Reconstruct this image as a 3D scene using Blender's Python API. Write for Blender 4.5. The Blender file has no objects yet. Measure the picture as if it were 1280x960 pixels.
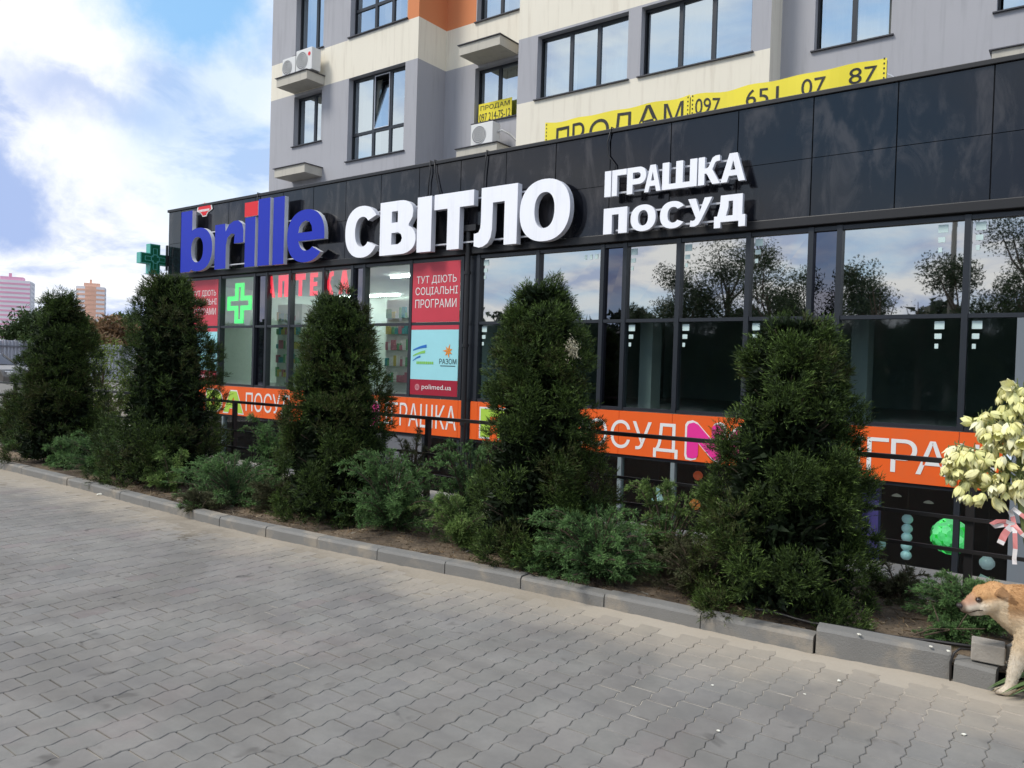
import bpy, bmesh, math, random
import numpy as np
from math import sin, cos, pi, radians as R
random.seed(7); rng = np.random.default_rng(11)
S = bpy.context.scene; COL = S.collection

# ---------------------------------------------------------------- camera
F = 980.0
BETA = math.atan(1303/F); ROLL = math.atan(.03); PITCH = -math.atan(18/F)
from mathutils import Vector, Matrix
fwd = Vector((-cos(BETA)*cos(PITCH), sin(BETA)*cos(PITCH), sin(PITCH)))
rt0 = Vector((sin(BETA), cos(BETA), 0)); up0 = rt0.cross(fwd)
rt = rt0*cos(ROLL)+up0*sin(ROLL); up = up0*cos(ROLL)-rt0*sin(ROLL)
cd = bpy.data.cameras.new('camera'); cam = bpy.data.objects.new('camera', cd); COL.objects.link(cam)
m = Matrix((rt, up, -fwd)).transposed().to_4x4(); m.translation = Vector((0, 0, 1.55)); cam.matrix_world = m
cd.sensor_width = 36; cd.lens = F/1280*36; cd.clip_end = 5000; cd.clip_start = .05
S.camera = cam
S.view_settings.view_transform = 'Standard'; S.view_settings.look = 'None'
S.view_settings.exposure = 0.36; S.view_settings.gamma = 1; S.view_settings.use_curve_mapping = False

# ---------------------------------------------------------------- sun and sky
SUN = Vector((-.45, -.75, 1.05)).normalized()
SUN_EL = math.asin(SUN.z); SUN_AZ = math.atan2(SUN.x, SUN.y)
sl = bpy.data.lights.new('sun', 'SUN'); sl.energy = 2.1; sl.angle = R(16); sl.color = (1, .95, .87)
so = bpy.data.objects.new('sun', sl); COL.objects.link(so)
so.rotation_euler = (-SUN).to_track_quat('-Z', 'Y').to_euler()
W = bpy.data.worlds.new('World'); S.world = W; W.use_nodes = True
nt = W.node_tree; nt.nodes.clear()
class NT:
    def __init__(s, nt): s.nt = nt
    def n(s, t, **k):
        n = s.nt.nodes.new(t)
        for a, b in k.items(): setattr(n, a, b)
        return n
    def l(s, a, b): s.nt.links.new(a, b)
    def val(s, sock, v):
        if hasattr(v, 'is_linked') or hasattr(v, 'links'): s.l(v, sock)
        else: sock.default_value = v
    def math(s, op, a, b=0.0, c=0.0, clamp=False):
        n = s.n('ShaderNodeMath', operation=op); n.use_clamp = clamp
        s.val(n.inputs[0], a); s.val(n.inputs[1], b); s.val(n.inputs[2], c); return n.outputs[0]
    def noise(s, vec, scale, detail=4, rough=.55, dist=0):
        n = s.n('ShaderNodeTexNoise'); n.inputs['Scale'].default_value = scale; n.inputs['Detail'].default_value = detail
        n.inputs['Roughness'].default_value = rough; n.inputs['Distortion'].default_value = dist
        if vec is not None: s.l(vec, n.inputs['Vector'])
        return n.outputs['Fac']
    def ramp(s, fac, stops, interp='LINEAR'):
        n = s.n('ShaderNodeValToRGB'); n.color_ramp.interpolation = interp
        e = n.color_ramp.elements
        while len(e) > 1: e.remove(e[-1])
        for i, (p, c) in enumerate(stops):
            x = e[0] if i == 0 else e.new(p)
            x.position = p; x.color = (c, c, c, 1) if isinstance(c, (int, float)) else (*c, 1)
        s.l(fac, n.inputs['Fac']); return n.outputs['Color']
    def mix(s, fac, a, b, blend='MIX'):
        n = s.n('ShaderNodeMix', data_type='RGBA', blend_type=blend)
        s.val(n.inputs[0], fac)
        for sk, v in ((n.inputs[6], a), (n.inputs[7], b)):
            if isinstance(v, tuple): sk.default_value = (*v, 1)[:4]
            else: s.l(v, sk)
        return n.outputs[2]
    def smooth(s, v, a, b):
        n = s.n('ShaderNodeMapRange', interpolation_type='SMOOTHSTEP')
        s.val(n.inputs['Value'], v); n.inputs['From Min'].default_value = a; n.inputs['From Max'].default_value = b
        return n.outputs['Result']
w = NT(nt)
tc = w.n('ShaderNodeTexCoord'); D = tc.outputs['Generated']
sky = w.n('ShaderNodeTexSky', sky_type='NISHITA', sun_disc=False, sun_elevation=SUN_EL, sun_rotation=SUN_AZ)
skys = w.n('ShaderNodeVectorMath', operation='SCALE'); w.l(sky.outputs[0], skys.inputs[0]); skys.inputs['Scale'].default_value = .115
sep = w.n('ShaderNodeSeparateXYZ'); w.l(D, sep.inputs[0])
zz = w.math('ADD', w.math('MAXIMUM', sep.outputs[2], 0), .22)
cmb = w.n('ShaderNodeCombineXYZ')
w.l(w.math('DIVIDE', sep.outputs[0], zz), cmb.inputs[0]); w.l(w.math('DIVIDE', sep.outputs[1], zz), cmb.inputs[1])
P2 = cmb.outputs[0]
warp = w.n('ShaderNodeTexNoise'); warp.inputs['Scale'].default_value = 7; warp.inputs['Detail'].default_value = 8; warp.inputs['Roughness'].default_value = .62; w.l(D, warp.inputs['Vector'])
wv = w.n('ShaderNodeVectorMath', operation='MULTIPLY_ADD'); w.l(warp.outputs['Color'], wv.inputs[0])
wv.inputs[1].default_value = (.16, .16, .16); w.l(D, wv.inputs[2])
wo = w.n('ShaderNodeVectorMath', operation='SUBTRACT'); w.l(wv.outputs[0], wo.inputs[0]); wo.inputs[1].default_value = (.08, .08, .08)
def blob(c, r0, r1, sc=(1, 1, 1)):
    sb = w.n('ShaderNodeVectorMath', operation='SUBTRACT'); w.l(wo.outputs[0], sb.inputs[0]); sb.inputs[1].default_value = c
    ml = w.n('ShaderNodeVectorMath', operation='MULTIPLY'); w.l(sb.outputs[0], ml.inputs[0]); ml.inputs[1].default_value = sc
    ln = w.n('ShaderNodeVectorMath', operation='LENGTH'); w.l(ml.outputs[0], ln.inputs[0])
    n = w.n('ShaderNodeMapRange', interpolation_type='SMOOTHSTEP'); w.l(ln.outputs['Value'], n.inputs['Value'])
    n.inputs['From Min'].default_value = r0; n.inputs['From Max'].default_value = r1
    n.inputs['To Min'].default_value = 1; n.inputs['To Max'].default_value = 0
    return n.outputs['Result']
n1 = w.noise(P2, 1.1, 7, .55, .4)
n2 = w.noise(P2, 2.6, 6, .6, .3)
# darker undersides of clouds
grey = w.ramp(n2, [(.44, 0.), (.62, 1.)])
grey = w.math('MAXIMUM', w.math('MULTIPLY', grey, .8), blob((-.935, .33, .16), .045, .092, (1, 1, 1)))
grey = w.math('MAXIMUM', grey, w.math('MULTIPLY', blob((-.875, .40, .268), .02, .13, (1, .8, 1.9)), .8))
grey = w.math('MULTIPLY', grey, w.math('SUBTRACT', 1.0, w.math('MULTIPLY', blob((-.885, .41, .22), .02, .08), .9), clamp=True))
grey = w.math('MULTIPLY', grey, w.math('SUBTRACT', 1.0, blob((-.865, .37, .345), .03, .10, (1, 1, 1.6)), clamp=True))
ccol = w.mix(grey, (.86, .875, .90), (.34, .44, .70))
cover = w.ramp(n1, [(.34, 0.), (.52, 1.)])
cover = w.math('MAXIMUM', cover, blob((-.93, .36, .2), .2, .42))
bl = w.math('MULTIPLY', blob((-.80, .46, .385), .04, .13, (1, 1, 1.5)), .95)
cover = w.math('MULTIPLY', cover, w.math('SUBTRACT', 1.0, bl, clamp=True))
cover = w.math('MULTIPLY', cover, w.math('SUBTRACT', 1.0, w.math('MULTIPLY', blob((-.80, .50, .25), .05, .16, (1, 1, .8)), .38), clamp=True))
skyc = w.mix(.6, skys.outputs[0], (.26, .58, .95))
out = w.mix(cover, skyc, ccol)
# below the horizon: dull ground tone
bg = w.n('ShaderNodeBackground'); w.l(out, bg.inputs[0]); bg.inputs[1].default_value = 1.0
wout = w.n('ShaderNodeOutputWorld'); w.l(bg.outputs[0], wout.inputs[0])

# ---------------------------------------------------------------- helpers
def tag(o, label=None, cat=None, group=None, kind=None):
    if label: o['label'] = label
    if cat: o['category'] = cat
    if group: o['group'] = group
    if kind: o['kind'] = kind
    return o
def empty(name, loc=(0, 0, 0), rz=0, label=None, cat=None, group=None, kind=None, parent=None):
    o = bpy.data.objects.new(name, None); COL.objects.link(o); o.location = loc; o.rotation_euler = (0, 0, rz)
    o.empty_display_size = .1
    if parent: o.parent = parent
    return tag(o, label, cat, group, kind)
def link(name, me, parent=None, loc=(0, 0, 0), rot=(0, 0, 0)):
    o = bpy.data.objects.new(name, me); COL.objects.link(o); o.location = loc; o.rotation_euler = rot
    if parent: o.parent = parent
    return o
def copy_tree(o, parent=None):
    c = o.copy(); COL.objects.link(c); c.parent = parent
    for ch in [x for x in o.children]: copy_tree(ch, c)
    return c
class MB:
    def __init__(s): s.v = []; s.f = []; s.mi = []
    def quad(s, pts, mi=0):
        b = len(s.v); s.v += [tuple(p) for p in pts]; s.f.append(tuple(range(b, b+len(pts)))); s.mi.append(mi)
    def box(s, x0, x1, y0, y1, z0, z1, mi=0):
        b = len(s.v)
        s.v += [(x0, y0, z0), (x1, y0, z0), (x1, y1, z0), (x0, y1, z0), (x0, y0, z1), (x1, y0, z1), (x1, y1, z1), (x0, y1, z1)]
        for q in ((3, 2, 1, 0), (4, 5, 6, 7), (0, 1, 5, 4), (1, 2, 6, 5), (2, 3, 7, 6), (3, 0, 4, 7)):
            s.f.append(tuple(b+i for i in q)); s.mi.append(mi)
        return s
    def tube(s, pts, r, n=8, mi=0, caps=True):
        pts = [Vector(p) for p in pts]; rs = r if isinstance(r, (list, tuple)) else [r]*len(pts)
        b = len(s.v); last = None
        for i, p in enumerate(pts):
            t = (pts[min(i+1, len(pts)-1)]-pts[max(i-1, 0)]).normalized()
            a = Vector((0, 0, 1)) if abs(t.z) < .9 else Vector((1, 0, 0))
            if last is not None: a = last
            u = (a-t*a.dot(t)).normalized(); v = t.cross(u); last = u
            for k in range(n):
                an = 2*pi*k/n; s.v.append(tuple(p+(u*cos(an)+v*sin(an))*rs[i]))
        for i in range(len(pts)-1):
            for k in range(n):
                a0 = b+i*n+k; a1 = b+i*n+(k+1) % n
                s.f.append((a0, a1, a1+n, a0+n)); s.mi.append(mi)
        if caps:
            s.f.append(tuple(b+k for k in range(n))[::-1]); s.mi.append(mi)
            s.f.append(tuple(b+(len(pts)-1)*n+k for k in range(n))); s.mi.append(mi)
        return s
    def lathe(s, prof, c=(0, 0, 0), n=16, mi=0):
        b = len(s.v)
        for r, z in prof:
            for k in range(n):
                a = 2*pi*k/n; s.v.append((c[0]+r*cos(a), c[1]+r*sin(a), c[2]+z))
        for i in range(len(prof)-1):
            for k in range(n):
                a0 = b+i*n+k; a1 = b+i*n+(k+1) % n
                s.f.append((a0, a1, a1+n, a0+n)); s.mi.append(mi)
        return s
    def prism(s, poly, fn, d0, d1, mi=0):
        """poly of 2-D points; fn(u,v,d)->xyz"""
        n = len(poly); b = len(s.v)
        s.v += [fn(u, v, d0) for u, v in poly]+[fn(u, v, d1) for u, v in poly]
        s.f.append(tuple(range(b, b+n))); s.mi.append(mi); s.f.append(tuple(range(b+2*n-1, b+n-1, -1))); s.mi.append(mi)
        for i in range(n):
            j = (i+1) % n; s.f.append((b+j, b+i, b+n+i, b+n+j)); s.mi.append(mi)
        return s
    def mesh(s, name, mats, smooth=False):
        me = bpy.data.meshes.new(name); me.from_pydata(s.v, [], s.f)
        for mt in (mats if isinstance(mats, (list, tuple)) else [mats]): me.materials.append(mt)
        if any(s.mi): me.polygons.foreach_set('material_index', s.mi)
        if smooth: me.polygons.foreach_set('use_smooth', [True]*len(s.f))
        me.update(); return me
    def build(s, name, mats, parent=None, smooth=False, bevel=0):
        o = link(name, s.mesh(name, mats, smooth), parent)
        if bevel:
            b = o.modifiers.new('bevel', 'BEVEL'); b.width = bevel; b.segments = 2; b.limit_method = 'ANGLE'
        return o
def box(name, x0, x1, y0, y1, z0, z1, mat, parent=None, bevel=0): return MB().box(x0, x1, y0, y1, z0, z1).build(name, mat, parent, bevel=bevel)

def mat(name, col, rough=.7, metal=0, spec=.5, var=.0, vs=3., bump=0, bs=60, emit=None, es=0, dirt=None, dirt_amt=0, dirt_s=1.5, streak=False, coat=0):
    m = bpy.data.materials.new(name); m.use_nodes = True; t = NT(m.node_tree); bs_ = m.node_tree.nodes['Principled BSDF']
    bs_.inputs['Roughness'].default_value = rough; bs_.inputs['Metallic'].default_value = metal
    bs_.inputs['Specular IOR Level'].default_value = spec; bs_.inputs['Base Color'].default_value = (*col, 1)
    if coat: bs_.inputs['Coat Weight'].default_value = coat
    g = t.n('ShaderNodeNewGeometry').outputs['Position']
    c = None
    if var:
        n = t.noise(g, vs, 5, .6)
        c = t.mix(n, tuple(max(0, x*(1-var)) for x in col), tuple(x*(1+var) for x in col))
    if dirt:
        v = g
        if streak:
            mp = t.n('ShaderNodeMapping'); mp.inputs['Scale'].default_value = (6, 6, .5); t.l(g, mp.inputs[0]); v = mp.outputs[0]
        n = t.noise(v, dirt_s, 5, .6)
        f = t.math('MULTIPLY', t.smooth(n, .48, .72), dirt_amt)
        c = t.mix(f, c if c is not None else col, dirt)
    if c is not None: t.l(c, bs_.inputs['Base Color'])
    if bump:
        b = t.n('ShaderNodeBump'); b.inputs['Strength'].default_value = bump; b.inputs['Distance'].default_value = .01
        t.l(t.noise(g, bs, 4, .6), b.inputs['Height']); t.l(b.outputs[0], bs_.inputs['Normal'])
    if emit: bs_.inputs['Emission Color'].default_value = (*emit, 1); bs_.inputs['Emission Strength'].default_value = es
    return m
def glass(name, tint=(.55, .62, .6), base=.1, k=1.9, gt=(.9, .93, .95), wav=.0, rg_=.0):
    m = bpy.data.materials.new(name); m.use_nodes = True; t = NT(m.node_tree); nd = m.node_tree.nodes; nd.remove(nd['Principled BSDF'])
    o = nd['Material Output']; tr = t.n('ShaderNodeBsdfTransparent'); tr.inputs[0].default_value = (*tint, 1)
    gl = t.n('ShaderNodeBsdfGlossy'); gl.inputs['Roughness'].default_value = rg_; gl.inputs[0].default_value = (*gt, 1)
    fr = t.n('ShaderNodeFresnel'); fr.inputs[0].default_value = 1.5
    if wav:
        b = t.n('ShaderNodeBump'); b.inputs['Strength'].default_value = wav; b.inputs['Distance'].default_value = .02
        g = t.n('ShaderNodeNewGeometry').outputs['Position']; t.l(t.noise(g, 1.1, 1, .5), b.inputs['Height']); t.l(b.outputs[0], gl.inputs['Normal'])
    # same reflectance from either side
    lw = t.n('ShaderNodeLayerWeight'); lw.inputs[0].default_value = .5
    f = t.math('ADD', t.math('MULTIPLY', t.math('POWER', lw.outputs['Facing'], 4.0), k*.45), base, clamp=True)
    mx = t.n('ShaderNodeMixShader'); t.l(f, mx.inputs[0]); t.l(tr.outputs[0], mx.inputs[1]); t.l(gl.outputs[0], mx.inputs[2]); t.l(mx.outputs[0], o.inputs[0])
    return m
def leafmat(name, rough=.55, spec=.3, trans=.25):
    m = bpy.data.materials.new(name); m.use_nodes = True; t = NT(m.node_tree); b = m.node_tree.nodes['Principled BSDF']
    a = t.n('ShaderNodeAttribute', attribute_name='Col'); t.l(a.outputs['Color'], b.inputs['Base Color'])
    b.inputs['Roughness'].default_value = rough; b.inputs['Specular IOR Level'].default_value = spec
    if trans:
        tl = t.n('ShaderNodeBsdfTranslucent'); t.l(a.outputs['Color'], tl.inputs[0])
        mx = t.n('ShaderNodeMixShader'); mx.inputs[0].default_value = trans; t.l(b.outputs[0], mx.inputs[1]); t.l(tl.outputs[0], mx.inputs[2])
        t.l(mx.outputs[0], m.node_tree.nodes['Material Output'].inputs[0])
    return m
def tri_mesh(name, v, c, mt, nper=3):
    """v (N,nper,3) c (N,3) or (N,nper,3)"""
    N = len(v); me = bpy.data.meshes.new(name); me.vertices.add(N*nper); me.vertices.foreach_set('co', v.astype(np.float32).ravel())
    me.loops.add(N*nper); me.loops.foreach_set('vertex_index', np.arange(N*nper, dtype=np.int32))
    me.polygons.add(N); me.polygons.foreach_set('loop_start', np.arange(0, N*nper, nper, dtype=np.int32))
    me.update(calc_edges=True)
    a = me.color_attributes.new('Col', 'FLOAT_COLOR', 'POINT')
    if c.ndim == 2: c = np.repeat(c[:, None, :], nper, 1)
    cc = np.ones((N*nper, 4), np.float32); cc[:, :3] = c.reshape(-1, 3); a.data.foreach_set('color', cc.ravel())
    me.materials.append(mt); return me
def nrm(a): return a/np.maximum(np.linalg.norm(a, axis=-1, keepdims=True), 1e-9)
def leaves(base, d, L, Wd, rg=rng):
    """triangular leaves: base (N,3), direction, length, width"""
    N = len(base); d = nrm(d); r = nrm(rg.normal(size=(N, 3))); s = nrm(np.cross(d, r))
    L = np.broadcast_to(L, (N,))[:, None]; Wd = np.broadcast_to(Wd, (N,))[:, None]
    return np.stack([base-s*Wd*.5, base+s*Wd*.5, base+d*L], 1)

M = {}
M['black_clad'] = None
def clad():
    m = bpy.data.materials.new('black_cladding'); m.use_nodes = True; t = NT(m.node_tree); b = m.node_tree.nodes['Principled BSDF']
    g = t.n('ShaderNodeNewGeometry').outputs['Position']
    mp = t.n('ShaderNodeMapping'); mp.inputs['Scale'].default_value = (2.2, 2, .8); t.l(g, mp.inputs[0])
    n = t.noise(mp.outputs[0], 1.3, 6, .62, .6); sm = t.smooth(n, .47, .68)
    t.l(t.mix(t.math('MULTIPLY', sm, .75), (.006, .007, .011), (.058, .054, .056)), b.inputs['Base Color'])  # pale blotchy film; reflected clouds are partly put into the base colour
    t.l(t.math('ADD', t.math('MULTIPLY', n, .16), .03), b.inputs['Roughness'])
    b.inputs['Specular IOR Level'].default_value = .5
    bp = t.n('ShaderNodeBump'); bp.inputs['Strength'].default_value = .25; bp.inputs['Distance'].default_value = .02
    t.l(t.noise(g, 1.0, 2, .5), bp.inputs['Height']); t.l(bp.outputs[0], b.inputs['Normal'])
    return m
M['clad'] = clad()
M['frame'] = mat('dark_frame', (.022, .026, .033), .38, var=.15)
M['framelight'] = mat('grey_aluminium', (.20, .24, .25), .45)
M['cap'] = mat('black_cap', (.012, .012, .014), .5)
M['orange'] = mat('orange_band', (.86, .125, .016), .42, var=.05, dirt=(.62, .13, .04), dirt_amt=.35)
M['white_print'] = mat('white_print', (.80, .80, .78), .5)
M['green_print'] = mat('lime_print', (.42, .66, .07), .5)
M['magenta_print'] = mat('magenta_print', (.82, .03, .30), .5)
M['letter_face'] = mat('letter_face', (.84, .85, .90), .4, var=.04, dirt=(.62, .62, .64), dirt_amt=.35, streak=True, emit=(.9, .93, 1), es=.10)
M['letter_side'] = mat('letter_side', (.66, .68, .74), .5)
M['blue_face'] = mat('blue_face', (.016, .034, .44), .45, spec=.25, var=.08, vs=1.2)
M['red_face'] = mat('red_face', (.75, .03, .04), .5, spec=.3)
M['rail_metal'] = mat('rail_metal', (.55, .56, .6), .45)
M['glass_hi'] = glass('reflective_glass', (.30, .36, .36), .58, 1.2, gt=(.95, .94, .90), wav=.05, rg_=.014)
M['glass_lo'] = glass('shop_glass', (.74, .86, .83), .10, 1.0, rg_=.03)
M['glass_ph'] = glass('pharmacy_glass', (.78, .88, .85), .15, .8)
M['glass_sp'] = glass('dark_spandrel_glass', (.03, .03, .045), .2, 1.3, gt=(.75, .75, .9))
M['glass_apt'] = glass('apartment_glass', (.60, .66, .66), .62, 1.0, gt=(.85, .95, 1.0))
M['grey_wall'] = mat('grey_render', (.40, .40, .425), .9, var=.05, vs=.8, bump=.15, bs=180, dirt=(.30, .30, .32), dirt_amt=.4, streak=True)
M['cream_wall'] = mat('cream_render', (.80, .75, .63), .9, var=.04, vs=.8, bump=.15, bs=180, dirt=(.60, .54, .44), dirt_amt=.45, streak=True)
M['orange_wall'] = mat('orange_render', (.66, .24, .10), .9, var=.05, vs=.8, bump=.15, bs=180)
M['flash'] = mat('dark_flashing', (.05, .05, .06), .5)
M['ledge_under'] = mat('grey_concrete_slab', (.33, .31, .28), .9, var=.1)
M['ac'] = mat('ac_white', (.72, .72, .70), .45)
M['ac_dark'] = mat('ac_grille', (.12, .12, .13), .6)
M['curtain'] = mat('pale_curtain', (.62, .60, .55), .9, var=.12, vs=6)
M['dark_room'] = mat('dark_room', (.05, .05, .055), .9)
M['yellow'] = mat('yellow_banner', (.85, .72, .04), .6, var=.06)
M['black_print'] = mat('black_print', (.02, .02, .02), .6)
M['poster_red'] = mat('poster_red', (.58, .045, .07), .45, var=.10, vs=1.5)
M['poster_dkred'] = mat('poster_dark_red', (.36, .012, .035), .45)
M['poster_cyan'] = mat('poster_cyan', (.36, .74, .80), .45, var=.06)
M['pblue'] = mat('print_blue', (.02, .16, .55), .5)
M['plime'] = mat('print_lime', (.25, .60, .12), .5)
M['porange'] = mat('print_orange', (.80, .28, .03), .5)
M['conc'] = mat('concrete', (.36, .33, .29), .9, var=.15, vs=5, bump=.4, bs=60, dirt=(.22, .19, .15), dirt_amt=.5, dirt_s=3)
M['rail_black'] = mat('black_railing', (.016, .014, .014), .45, var=.2)
M['pillar'] = mat('grey_pillar', (.17, .195, .22), .8, var=.08, dirt=(.18, .19, .21), dirt_amt=.4, streak=True)

# ---------------------------------------------------------------- lettering
def font_mesh(s, bold=0.0):
    """outline of the words, filled by a constrained triangulation with an even-odd test"""
    c = bpy.data.curves.new('t', 'FONT'); c.body = s; c.offset = bold; c.resolution_u = 4; c.fill_mode = 'NONE'
    o = bpy.data.objects.new('t', c); COL.objects.link(o); bpy.context.view_layer.update()
    me = bpy.data.meshes.new_from_object(o.evaluated_get(bpy.context.evaluated_depsgraph_get()))
    bpy.data.objects.remove(o); bpy.data.curves.remove(c)
    vs = [Vector((v.co.x, v.co.y)) for v in me.vertices]; es = [tuple(e.vertices) for e in me.edges]; bpy.data.meshes.remove(me)
    from mathutils.geometry import delaunay_2d_cdt
    ov, oe, of, *_ = delaunay_2d_cdt(vs, es, [], 0, 1e-6)
    A = np.array([[*vs[i], *vs[j]] for i, j in es]); out = []
    for f in of:
        cx = sum(ov[i].x for i in f)/3; cy = sum(ov[i].y for i in f)/3
        up = (A[:, 1] > cy) != (A[:, 3] > cy); q = A[up]
        if len(q) and (np.sum(q[:, 0]+(cy-q[:, 1])/(q[:, 3]-q[:, 1])*(q[:, 2]-q[:, 0]) > cx) % 2): out.append(tuple(f))
    return np.array([(v.x, v.y, 0) for v in ov]), out
FM = {}
def text(name, s, x0, x1, z0, z1, y, mt, parent, bold=0.0, d=.0, fn=None):
    """flat print of the words s fitted into the rectangle x0..x1, z0..z1 on the plane y (reads from -Y)"""
    key = (s, bold)
    if key not in FM:
        FM[key] = font_mesh(s, bold)
    v, f = FM[key]; mn = v.min(0); mx = v.max(0)
    u = (v[:, 0]-mn[0])/(mx[0]-mn[0]); q = (v[:, 1]-mn[1])/(mx[1]-mn[1])
    if fn: pts = [fn(a, b) for a, b in zip(u, q)]
    else: pts = [(x0+(x1-x0)*a, y, z0+(z1-z0)*b) for a, b in zip(u, q)]
    me = bpy.data.meshes.new(name); me.from_pydata(pts, [], f); me.materials.append(mt); me.update()
    return link(name, me, parent)
def arc(cx, cy, rx, ry, a0, a1, n=20, e=2.25):
    r = []
    for i in range(n+1):
        a = R(a0+(a1-a0)*i/n); c_, s_ = cos(a), sin(a)
        r.append((cx+rx*math.copysign(abs(c_)**(2/e), c_), cy+ry*math.copysign(abs(s_)**(2/e), s_)))
    return r
def rect(a, b, c, d): return [(a, b), (c, b), (c, d), (a, d)]
GL = {
 'I': [rect(0, 0, 1, 1)],
 'O': [arc(.5, .5, .5, .5, 0, 360, 48), arc(.5, .5, .20, .29, 360, 0, 40)],
 'C': [arc(.5, .5, .5, .5, 33, 327, 36)+arc(.52, .5, .22, .29, 318, 42, 24)],
 'V': [[(0, 0), (0, 1)]+[(.5, 1)]+arc(.55, .76, .37, .24, 90, 0, 8)+[(.9, .66), (.80, .54)]+arc(.58, .27, .42, .27, 60, -90, 12), rect(.33, .60, .50, .81)+[], [(.33, .19), (.52, .19), (.60, .23), (.63, .30), (.60, .37), (.52, .41), (.33, .41)]],
 'T': [[(.345, 0), (.655, 0), (.655, .73), (1, .73), (1, 1), (0, 1), (0, .73), (.345, .73)]],
 'L': [[(.71, 0), (1, 0), (1, 1), (.16, 1), (.16, .42)]+[(.15, .32), (.11, .25), (.04, .235), (0, .235), (0, .02), (.12, -.01), (.22, 0), (.33, .05), (.40, .14), (.43, .28), (.435, .73), (.71, .73)]],
 'G': [[(0, 0), (.36, 0), (.36, .78), (1, .78), (1, 1), (0, 1)]],
 'P2': [[(0, 0), (.30, 0), (.30, .35), (.62, .35)]+arc(.62, .675, .38, .325, -85, 90, 14)+[(0, 1)], [(.30, .56), (.30, .80), (.58, .80), (.69, .76), (.72, .68), (.69, .60), (.58, .56)]],
 'A': [[(0, 0), (.26, 0), (.335, .21), (.665, .21), (.74, 0), (1, 0), (.66, 1), (.34, 1)], [(.40, .41), (.50, .74), (.60, .41)]],
 'Sh': [[(0, 0), (1, 0), (1, 1), (.80, 1), (.80, .20), (.60, .20), (.60, 1), (.40, 1), (.40, .20), (.20, .20), (.20, 1), (0, 1)]],
 'K': [[(0, 0), (.29, 0), (.29, .40), (.38, .40), (.66, 0), (1, 0), (.64, .53), (.76, .76), (.84, .80), (.97, .80), (.97, 1), (.78, 1), (.63, .93), (.48, .64), (.40, .59), (.29, .59), (.29, 1), (0, 1)]],
 'Pi': [[(0, 0), (.36, 0), (.36, .74), (.64, .74), (.64, 0), (1, 0), (1, 1), (0, 1)]],
 'U': [[(.10, .0), (.30, -.01), (.45, .05), (.56, .20), (1, 1), (.69, 1), (.50, .50), (.32, 1), (0, 1), (.34, .30), (.30, .22), (.22, .20), (.12, .22)]],
 'D': [[(0, -.14), (.21, -.14), (.21, .06), (.79, .06), (.79, -.14), (1, -.14), (1, .27), (.90, .27), (.90, 1), (.20, 1), (.18, .62), (.10, .27), (0, .27)], [(.38, .27), (.45, .55), (.46, .78), (.60, .78), (.60, .27)]],
 'E': [[(0, 0), (1, 0), (1, .2), (.38, .2), (.38, .41), (.92, .41), (.92, .60), (.38, .60), (.38, .80), (1, .80), (1, 1), (0, 1)]],
 'Dl': [[(0, 0), (.5, 0)]+arc(.5, .5, .5, .5, -88, 88, 16)+[(.5, 1), (0, 1)], [(.36, .3), (.36, .7), (.5, .7), (.60, .6), (.60, .4), (.5, .3)]],
 'N': [[(.03, .0), (.16, -.02), (.29, .02), (.32, .1), (.32, .45), (.70, .03), (.82, -.02), (.95, .02), (1, .12), (1, .9), (.95, .98), (.84, 1.02), (.72, .97), (.68, .9), (.68, .55), (.30, .97), (.18, 1.02), (.05, .98), (0, .9), (0, .1)]],
 'b': [[(0, 0), (.30, 0), (.36, .035)]+arc(.56, .35, .44, .35, -112, 118, 30)+[(.36, .65), (.36, 1), (0, 1)], arc(.53, .35, .19, .205, 360, 0, 26)],
 'r': [[(0, 0), (.40, 0), (.40, .50), (.45, .66), (.58, .74), (.70, .72), (.68, .52), (1, .52)]+[(1, .78), (.95, .92), (.82, 1.0), (.66, 1.0), (.50, .94), (.38, .80), (.36, .97), (0, .97)]],
 'e': [[(1, .41), (1, .50)]+arc(.5, .5, .5, .5, 4, 322, 40)+arc(.53, .5, .22, .28, 312, 200, 12)+[(.31, .41)], [(.31, .57), (.68, .57), (.66, .68), (.60, .76), (.5, .79), (.40, .76), (.33, .68)]],
}
def letter(g, x0, x1, z0, z1, y0, depth, face, side, parent, name='letter'):
    """solid channel letter, front at y0, body behind it"""
    cu = bpy.data.curves.new('l', 'CURVE'); cu.dimensions = '2D'; cu.fill_mode = 'BOTH'; cu.extrude = depth/2; cu.bevel_depth = 0
    for con in GL[g]:
        pts = [(x0+(x1-x0)*u, z0+(z1-z0)*v) for u, v in con]; q = [pts[0]]
        for p in pts[1:]:
            if math.dist(p, q[-1]) > 1e-4: q.append(p)
        if math.dist(q[0], q[-1]) < 1e-4: q.pop()
        sp = cu.splines.new('POLY'); sp.points.add(len(q)-1); sp.use_cyclic_u = True
        for i, p in enumerate(q): sp.points[i].co = (p[0], p[1], 0, 1)
    o = bpy.data.objects.new('l', cu); COL.objects.link(o); bpy.context.view_layer.update()
    me = bpy.data.meshes.new_from_object(o.evaluated_get(bpy.context.evaluated_depsgraph_get()))
    bpy.data.objects.remove(o); bpy.data.curves.remove(cu)
    me.transform(Matrix(((1, 0, 0, 0), (0, 0, -1, y0+depth/2), (0, 1, 0, 0), (0, 0, 0, 1))))
    me.materials.clear(); me.materials.append(face); me.materials.append(side); me.update()
    me.polygons.foreach_set('material_index', [0 if (abs(p.normal.y) > .9 and p.center.y < y0+depth*.5) else 1 for p in me.polygons])
    me.polygons.foreach_set('use_smooth', [False]*len(me.polygons))
    bm = bmesh.new(); bm.from_mesh(me); bmesh.ops.triangulate(bm, faces=[f for f in bm.faces if len(f.verts) > 3]); bm.to_mesh(me); bm.free()
    me.name = name
    return link(name, me, parent)

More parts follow.
